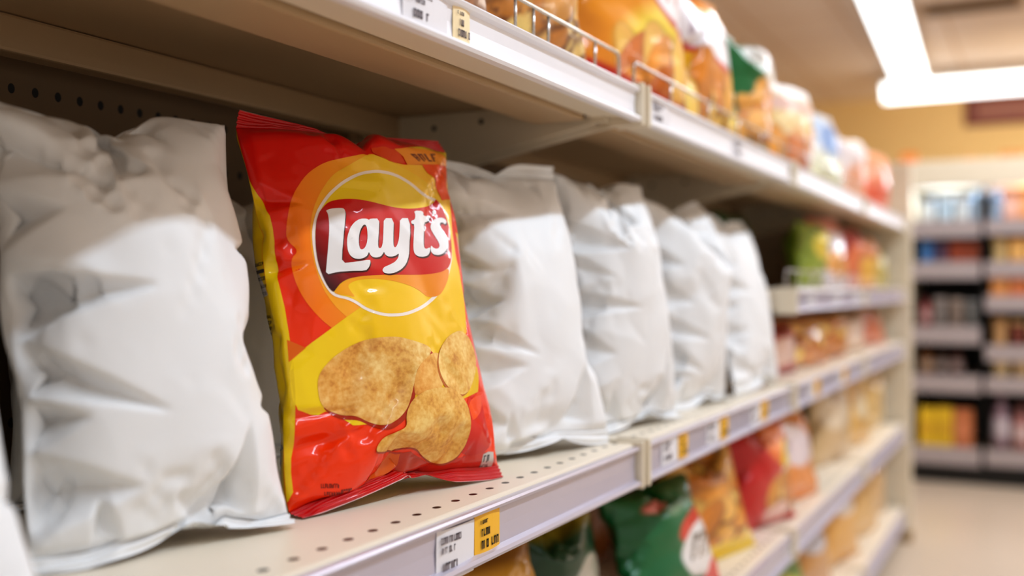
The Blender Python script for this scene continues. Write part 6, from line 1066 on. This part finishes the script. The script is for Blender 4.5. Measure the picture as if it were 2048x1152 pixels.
def plain(rgb, spot=None, spot_rgb=(240, 236, 232), low=None, mk=0, topc=None):
    def f(p):
        p.put(np.ones_like(p.U), rgb)
        if low: p.band(-.2, .34, low, .12)
        if topc: p.band(.8, 1.3, topc, .08)
        if spot: p.ell(spot[0], spot[1], spot[2], spot[3], spot_rgb, -.15, .1)
        if mk: p.marks(spot[0] - spot[2] * .7, spot[0] + spot[2] * .7, spot[1] - spot[3] * .4, spot[1] + spot[3] * .4, mk, 5, (50, 44, 36), .3)
    return f
def chipsy(rgb, n, seed, size=.17, spot=None, spot_rgb=(236, 60, 40)):
    def f(p):
        p.put(np.ones_like(p.U), rgb); p.chips(0, 1, -.05, 1.05, n, seed, size, ((238, 180, 84), (220, 148, 54), (248, 206, 112), (204, 126, 40)))
        if spot: p.ell(spot[0], spot[1], spot[2], spot[3], spot_rgb, 0, .1)
    return f
def row(items, z, group):
    for lab, des, x0, x1, y0, y1, h, lean, base, bk in items:
        snack_bag('', lab, 'snack bag', group, base, (x0, y0), (x1, y1), z + .001, h, lean, des, back=bk, name='snack_bag', crumple=(int(x0 * 100), (4, 5), .008, .4), sy=.8)
row([
    ('dark green bag at the near end of the extra middle shelf', plain((30, 58, 20), (.4, .6, .2, .2), (70, 90, 20)), 2.11, 2.32, .70, .68, .185, 8, BASE2, (24, 46, 16)),
    ('second dark green bag on the extra middle shelf', plain((44, 84, 24), (.6, .5, .2, .2), (110, 130, 30)), 2.35, 2.52, .66, .64, .185, 8, BASE3, (30, 60, 16)),
    ('yellow-green bag on the extra middle shelf, between green and white bags', plain((150, 164, 60), (.5, .6, .3, .2), (232, 204, 80)), 2.54, 2.69, .52, .50, .165, 7, BASE1, (110, 130, 40)),
    ('white and orange bag on the extra middle shelf', plain((214, 206, 214), (.5, .3, .4, .2), (226, 160, 80), topc=(226, 130, 96)), 2.73, 2.99, .52, .49, .188, 8, BASE2, (206, 190, 190)),
    ('dark red bag on the extra middle shelf beside the white and orange bag', plain((176, 60, 52), (.5, .4, .3, .3), (220, 120, 70)), 3.01, 3.26, .52, .49, .185, 8, BASE3, (150, 50, 44)),
    ('reddish orange bag on the extra middle shelf', plain((204, 130, 84), (.5, .3, .4, .25), (224, 176, 76)), 3.28, 3.54, .52, .49, .165, 8, BASE1, (180, 110, 70)),
    ('olive yellow bag at the far end of the extra middle shelf', plain((180, 164, 84)), 3.56, 3.80, .52, .49, .14, 8, BASE2, (150, 140, 70)),
], ZX, G_MID)
row([
    ('dark red bag with pale logo beside the farthest white bag', plain((176, 52, 34), (.5, .4, .3, .25), (226, 190, 176)), 2.10, 2.36, .53, .485, .115, 16, BASE3, (140, 40, 26)),
    ('amber snack bag under the extra middle shelf, beside the dark red bag', chipsy((196, 116, 36), 22, 3), 2.39, 2.68, .53, .485, .122, 16, BASE2, (170, 96, 30)),
    ('orange brown snack bag under the extra middle shelf', chipsy((206, 130, 50), 20, 8), 2.71, 2.98, .53, .485, .12, 15, BASE1, (170, 96, 30)),
    ('beige bag near the far end of the main shelf', plain((210, 176, 146), (.5, .5, .3, .3), (226, 204, 190)), 3.02, 3.34, .53, .485, .118, 15, BASE3, (190, 160, 130)),
    ('rust orange bag at the far end of the main shelf', plain((202, 110, 62)), 3.38, 3.74, .53, .485, .118, 15, BASE2, (180, 96, 52)),
], ZM, G_MAIN)
def p_lowgreen(p):
    p.put(np.ones_like(p.U), (10, 104, 54)); p.ell(.36, .80, .13, .05, (226, 130, 120), .15, .3); p.band(.86, 1.3, (20, 100, 40), .04)
    p.ell(.90, .66, .16, .12, (244, 190, 50), .3, .1); p.ell(.70, .56, .26, .13, (214, 50, 26), .2, .06); p.ell(.76, .36, .32, .22, (232, 226, 222), .2, .05)
    p.marks(.52, .98, .28, .48, 5, 9, (110, 90, 70), .4); p.ell(.92, .12, .26, .13, (214, 40, 30), .3, .08)
row([
    ('golden yellow bag on the lower shelf under the yellow price tag', plain((216, 158, 20), (.4, .55, .3, .2), (150, 90, 20), topc=(150, 96, 16)), .885, 1.11, .56, .50, .20, 16, BASE2, (190, 130, 16)),
    ('dark green bag with white logo on the lower shelf, beside the golden yellow bag', plain((10, 66, 34), (.72, .45, .22, .16), (206, 204, 196), topc=(150, 130, 30)), 1.15, 1.35, .58, .53, .19, 16, BASE3, (8, 50, 26)),
    ('bright green bag with white and red logo on the lower shelf', p_lowgreen, 1.385, 1.635, .50, .455, .185, 26, BASE1, (10, 92, 46)),
    ('golden chip bag on the lower shelf beside the bright green bag', chipsy((224, 160, 60), 40, 5, .2, (.5, .02, .5, .1), (236, 200, 40)), 1.665, 1.915, .53, .465, .205, 22, BASE3, (200, 130, 40)),
    ('red snack bag with yellow and white logo on the lower shelf', lambda p: (p.put(np.ones_like(p.U), (196, 16, 12)), p.ell(.72, .74, .3, .2, (238, 130, 60), -.2, .1), p.ell(.8, .62, .2, .16, (240, 206, 50), 0, .1), p.ell(.75, .46, .16, .08, (236, 226, 226), 0, .2), p.chips(.45, 1, .22, .36, 8, 4, .2), p.ell(.6, .1, .18, .1, (240, 200, 190), 0, .3)), 1.95, 2.19, .52, .46, .205, 13, BASE1, (150, 10, 10)),
    ('orange and white bag on the lower shelf beside the red snack bag', plain((226, 140, 60), (.5, .6, .35, .25), (224, 206, 206)), 2.22, 2.47, .52, .47, .20, 12, BASE2, (190, 110, 40)),
    ('dark olive bag on the lower shelf in the third bay', plain((84, 82, 50), (.5, .5, .25, .2), (150, 140, 110)), 2.51, 2.74, .58, .55, .20, 9, BASE3, (60, 60, 36)),
    ('beige bag on the lower shelf in the third bay', plain((206, 176, 132), (.4, .6, .3, .2), (224, 206, 180)), 2.77, 3.06, .53, .49, .225, 9, BASE1, (180, 150, 110)),
    ('tan and gold bag on the lower shelf near the end panel', plain((216, 172, 96), (.6, .5, .25, .2), (232, 214, 180)), 3.10, 3.42, .53, .49, .225, 9, BASE2, (190, 150, 80)),
    ('pale golden bag at the far end of the lower shelf', plain((214, 182, 120)), 3.46, 3.78, .53, .49, .22, 9, BASE3, (190, 160, 100)),
], ZL, G_LOW)
row([
    ('brown snack bag in the second row of the lower shelf, behind the green bags', chipsy((120, 72, 26), 22, 6), 1.25, 1.45, .70, .68, .205, 5, BASE1, (100, 60, 20)),
    ('amber bag in the second row of the lower shelf, behind the golden chip bag', plain((170, 100, 30), (.5, .6, .3, .2), (196, 150, 120)), 1.49, 1.70, .70, .68, .215, 5, BASE2, (120, 70, 20)),
    ('dark red bag in the second row of the lower shelf', plain((150, 14, 12), (.3, .8, .2, .1), (120, 90, 90)), 1.75, 1.97, .70, .68, .22, 5, BASE3, (110, 10, 10)),
], ZL, 'snack bags in the second row of the lower shelf')
row([
    ('dark red bag with white round mark on the base shelf', plain((176, 24, 22), (.5, .7, .22, .18), (226, 210, 206)), 1.86, 2.10, .53, .47, .21, 14, BASE1, (140, 20, 20)),
    ('green and yellow bag on the base shelf', plain((96, 136, 44), (.5, .4, .3, .25), (206, 196, 80)), 2.13, 2.42, .53, .47, .21, 14, BASE2, (80, 110, 36)),
    ('golden brown bag with silver round mark on the base shelf', plain((196, 140, 70), (.4, .75, .22, .16), (196, 192, 200)), 2.45, 2.78, .53, .48, .21, 12, BASE3, (170, 120, 60)),
    ('amber bag with white round mark on the base shelf', plain((220, 166, 80), (.5, .8, .22, .16), (236, 226, 220)), 2.81, 3.16, .53, .48, .21, 12, BASE1, (190, 140, 60)),
    ('light golden bag on the base shelf near the end panel', plain((216, 176, 116)), 3.19, 3.50, .53, .48, .21, 12, BASE2, (190, 150, 100)),
    ('tan bag at the far end of the base shelf', plain((206, 170, 120)), 3.53, 3.79, .53, .48, .21, 12, BASE3, (190, 150, 100)),
], ZB, G_BASE)
# ------------------------------------------------------------------ refrigerated wall case at the end of the aisle
FX = 5.10
case = empty('display_case', (FX, 0, 0), label='cream refrigerated display case with dark interior at the end of the aisle', cat='display case')
Y0, Y1, YD = .60, -1.00, .245     # left side, right side, divider
bm = BM(); box(bm, (0, Y1, CH + .455), (.55, Y0, CH + .575), .01); obj('header', bm, M['cream'], case)
bm = BM(); box(bm, (0, .545, CH - .80), (.55, Y0, CH + .455), .006); obj('side_panel', bm, M['cream'], case)
bm = BM(); box(bm, (0, Y1, CH - .80), (.55, Y1 + .05, CH + .455), .006); obj('side_panel', bm, M['cream'], case)
bm = BM(); box(bm, (.50, Y1 + .05, CH - .80), (.55, .545, CH + .455), .002); obj('back_panel', bm, M['black'], case)
bm = BM(); box(bm, (.03, YD - .006, CH - .80), (.5, YD + .006, CH + .455), .002); obj('divider', bm, M['black'], case)
bm = BM(); box(bm, (.03, Y1, 0), (.55, Y0, CH - .80), .004); obj('kick_plate', bm, M['black'], case)
M['case_rail'] = mat('grey_case_shelf_rail', (180, 170, 172), .35, noise=.06, scale=20)
def case_shelf(ya, yb, z, label, dz=.078, rgb=None):
    r = empty('case_shelf', (FX, 0, CH + z), label=label, cat='shelf', group='shelves of the refrigerated case')
    bm = BM(); box(bm, (.03, yb, -.014), (.494, ya, 0), .002); obj('deck', bm, M['cream_shade'], r)
    bm = BM(); prism(bm, [(.0, 0), (.03, .003), (.03, -dz), (.012, -dz)], 'y', yb, ya); obj('price_rail', bm, M['case_rail'], r)
LS = [.305, .118, -.175, -.395, -.72]; RS = [.305, .118, -.035, -.255, -.395, -.72]
ln = ['top', 'second', 'third', 'fourth', 'lowest']
for z, n in zip(LS, ln): case_shelf(.541, YD + .009, z, n + ' shelf in the left bay of the refrigerated case')
for z, n in zip(RS, ['top', 'second', 'third', 'fourth', 'fifth', 'lowest']): case_shelf(YD - .009, Y1 + .054, z, n + ' shelf in the right bay of the refrigerated case', .07)

def jar(label, group, x, y, z, r, h, rgb, lid):
    t = empty('food_tub', (x, y, CH + z), label=label, cat='tub', group=group)
    m = mat('printed_tub', rgb, .35, noise=.08, scale=30)
    bm = BM(); lathe(bm, [(r * .82, 0), (r * .86, .004), (r, h * .86), (r, h * .88)], 18); obj('tub', bm, m, t)
    bm = BM(); lathe(bm, [(r * 1.05, h * .86), (r * 1.06, h * .97), (r * 1.0, h), (r * .9, h)], 18); obj('lid', bm, mat('tub_lid', lid, .35), t)
def bottle(label, group, x, y, z, r, h, rgb, cap):
    t = empty('drink_bottle', (x, y, CH + z), label=label, cat='bottle', group=group)
    m = mat('bottle_body', rgb, .25, noise=.08, scale=30)
    bm = BM(); lathe(bm, [(r * .9, 0), (r, .005), (r, h * .62), (r * .8, h * .74), (r * .4, h * .84), (r * .38, h * .9)], 18); obj('body', bm, m, t)
    bm = BM(); lathe(bm, [(r * .45, h * .9), (r * .46, h * .99), (r * .4, h)], 14); obj('cap', bm, mat('bottle_cap', cap, .35), t)
    bm = BM(); lathe(bm, [(r * 1.01, h * .2), (r * 1.015, h * .21), (r * 1.015, h * .54), (r * 1.01, h * .55)], 18); obj('paper_label', bm, mat('bottle_label', tuple(min(255, int(c * .5 + 120)) for c in rgb), .5), t)
def carton(label, group, x, y, z, wd, h, rgb, band):
    t = empty('food_carton', (x, y, CH + z), label=label, cat='carton', group=group)
    m = mat('printed_carton', rgb, .45, noise=.08, scale=25)
    bm = BM(); box(bm, (0, -wd / 2, 0), (wd * .9, wd / 2, h), .003); obj('box', bm, m, t)
    bm = BM(); box(bm, (-.0008, -wd * .4, h * .3), (0, wd * .4, h * .62), .0002); obj('printed_band', bm, mat('carton_band', band, .5), t)
    bm = BM(); box(bm, (wd * .02, -wd * .48, h), (wd * .88, wd * .48, h + .003), .001); obj('top_flap', bm, m, t)

GC = {'top': 'goods on the top shelves of the case', 'second': 'goods on the second shelves of the case', 'third': 'goods on the third shelves of the case',
      'fourth': 'goods on the fourth shelves of the case', 'fifth': 'goods on the fifth shelf of the case', 'lowest': 'goods on the lowest shelves of the case'}
ORD = ['nearest the left side panel', 'second from the left side panel', 'third from the left side panel', 'fourth from the left side panel', 'fifth from the left side panel']
ORD2 = ['just right of the divider', 'second right of the divider', 'third right of the divider', 'fourth right of the divider', 'fifth right of the divider']
def goods(side, shelf_name, z, spec):
    ys = .515 if side == 'left' else YD - .03
    for k, (kind, cname, rgb, rgb2, wd, h) in enumerate(spec):
        y = ys - wd / 2; ys -= wd + .004
        lab = '%s %s on %s shelf of the case, %s' % (cname, {'j': 'tub', 'b': 'bottle', 'c': 'carton'}[kind], shelf_name, (ORD if side == 'left' else ORD2)[k])
        g = GC[shelf_name]
        if kind == 'j': jar(lab, g, FX + .085, y, z + .001, wd * .47, h, rgb, rgb2)
        elif kind == 'b': bottle(lab, g, FX + .085, y, z + .001, wd * .47, h, rgb, rgb2)
        else: carton(lab, g, FX + .04, y, z + .001, wd, h, rgb, rgb2)
W = (236, 244, 250); PB = (176, 210, 244)
goods('left', 'top', .305, [('j', 'white', W, (200, 226, 250), .07, .10), ('j', 'pale blue', (206, 230, 250), W, .07, .112), ('j', 'white', W, W, .066, .105), ('b', 'sky blue', PB, PB, .04, .135)])
goods('right', 'top', .305, [('b', 'blue', (150, 196, 240), (170, 206, 246), .05, .135), ('c', 'salmon', (240, 176, 150), (246, 216, 206), .055, .12), ('c', 'orange', (240, 164, 100), (246, 196, 150), .08, .13), ('c', 'orange', (238, 156, 96), (244, 200, 160), .08, .125)])
goods('left', 'second', .118, [('j', 'blue', (90, 150, 220), (70, 120, 190), .06, .10), ('j', 'dusky purple', (120, 100, 130), (90, 70, 100), .06, .09), ('c', 'rust red', (158, 72, 40), (120, 50, 30), .07, .085), ('c', 'rust', (150, 70, 40), (110, 50, 30), .05, .08)])
goods('right', 'second', .118, [('j', 'cream', (232, 206, 150), (224, 190, 130), .07, .105), ('c', 'amber', (216, 160, 86), (226, 180, 110), .07, .10), ('c', 'gold', (220, 166, 90), (226, 180, 110), .08, .10)])
goods('left', 'third', -.175, [('b', 'red', (150, 70, 66), (120, 50, 50), .05, .13), ('j', 'grey', (140, 132, 128), (170, 160, 156), .065, .13), ('j', 'grey', (146, 130, 120), (180, 166, 156), .065, .125), ('j', 'silver grey', (130, 130, 128), (160, 160, 160), .06, .12)])
goods('right', 'third', -.035, [('c', 'orange', (216, 140, 70), (230, 170, 110), .075, .11), ('c', 'rust orange', (206, 110, 60), (226, 150, 100), .07, .11), ('c', 'orange', (214, 130, 70), (230, 170, 110), .08, .11)])
goods('right', 'fourth', -.255, [('j', 'tan', (206, 164, 116), (190, 150, 100), .07, .12), ('j', 'maroon', (130, 70, 60), (226, 196, 140), .07, .11), ('j', 'cream', (230, 200, 140), (220, 190, 130), .07, .10)])
goods('left', 'fourth', -.395, [('b', 'dark amber', (130, 80, 36), (90, 50, 24), .06, .12), ('b', 'dark brown', (70, 46, 36), (50, 34, 30), .06, .12), ('b', 'dark red brown', (86, 48, 40), (60, 30, 28), .06, .12)])
goods('right', 'fifth', -.395, [('j', 'cream', (232, 208, 160), (226, 200, 150), .08, .11), ('j', 'pale tan', (224, 196, 150), (220, 190, 140), .08, .11), ('j', 'cream', (232, 208, 160), (226, 200, 150), .08, .105)])
goods('left', 'lowest', -.72, [('c', 'yellow', (226, 186, 40), (214, 166, 40), .07, .17), ('c', 'yellow', (220, 180, 40), (206, 160, 40), .07, .175), ('c', 'copper', (190, 116, 74), (206, 130, 90), .08, .17)])
goods('right', 'lowest', -.72, [('b', 'grey violet', (146, 120, 130), (120, 100, 116), .08, .25), ('b', 'rose brown', (170, 116, 110), (150, 100, 100), .075, .20), ('b', 'rose', (176, 120, 112), (150, 100, 100), .075, .19)])
area('case_light', (FX + .12, -.2, CH + .44), (0, rad(12), 0), .05, 1.4, 12, (226, 240, 255))
# boxes left on top of the case
for k, (y, wd, h, rgb) in enumerate([(.56, .07, .045, (236, 140, 66)), (.30, .05, .02, (222, 170, 110)), (.13, .10, .03, (216, 150, 86))]):
    carton(['bright orange carton on top of the case at its left end', 'small tan carton lying on top of the case', 'flat orange brown carton on top of the case at the right edge of the picture'][k],
           'cartons on top of the case', FX + .05, y, .576, wd, h, rgb, tuple(min(255, c + 20) for c in rgb))
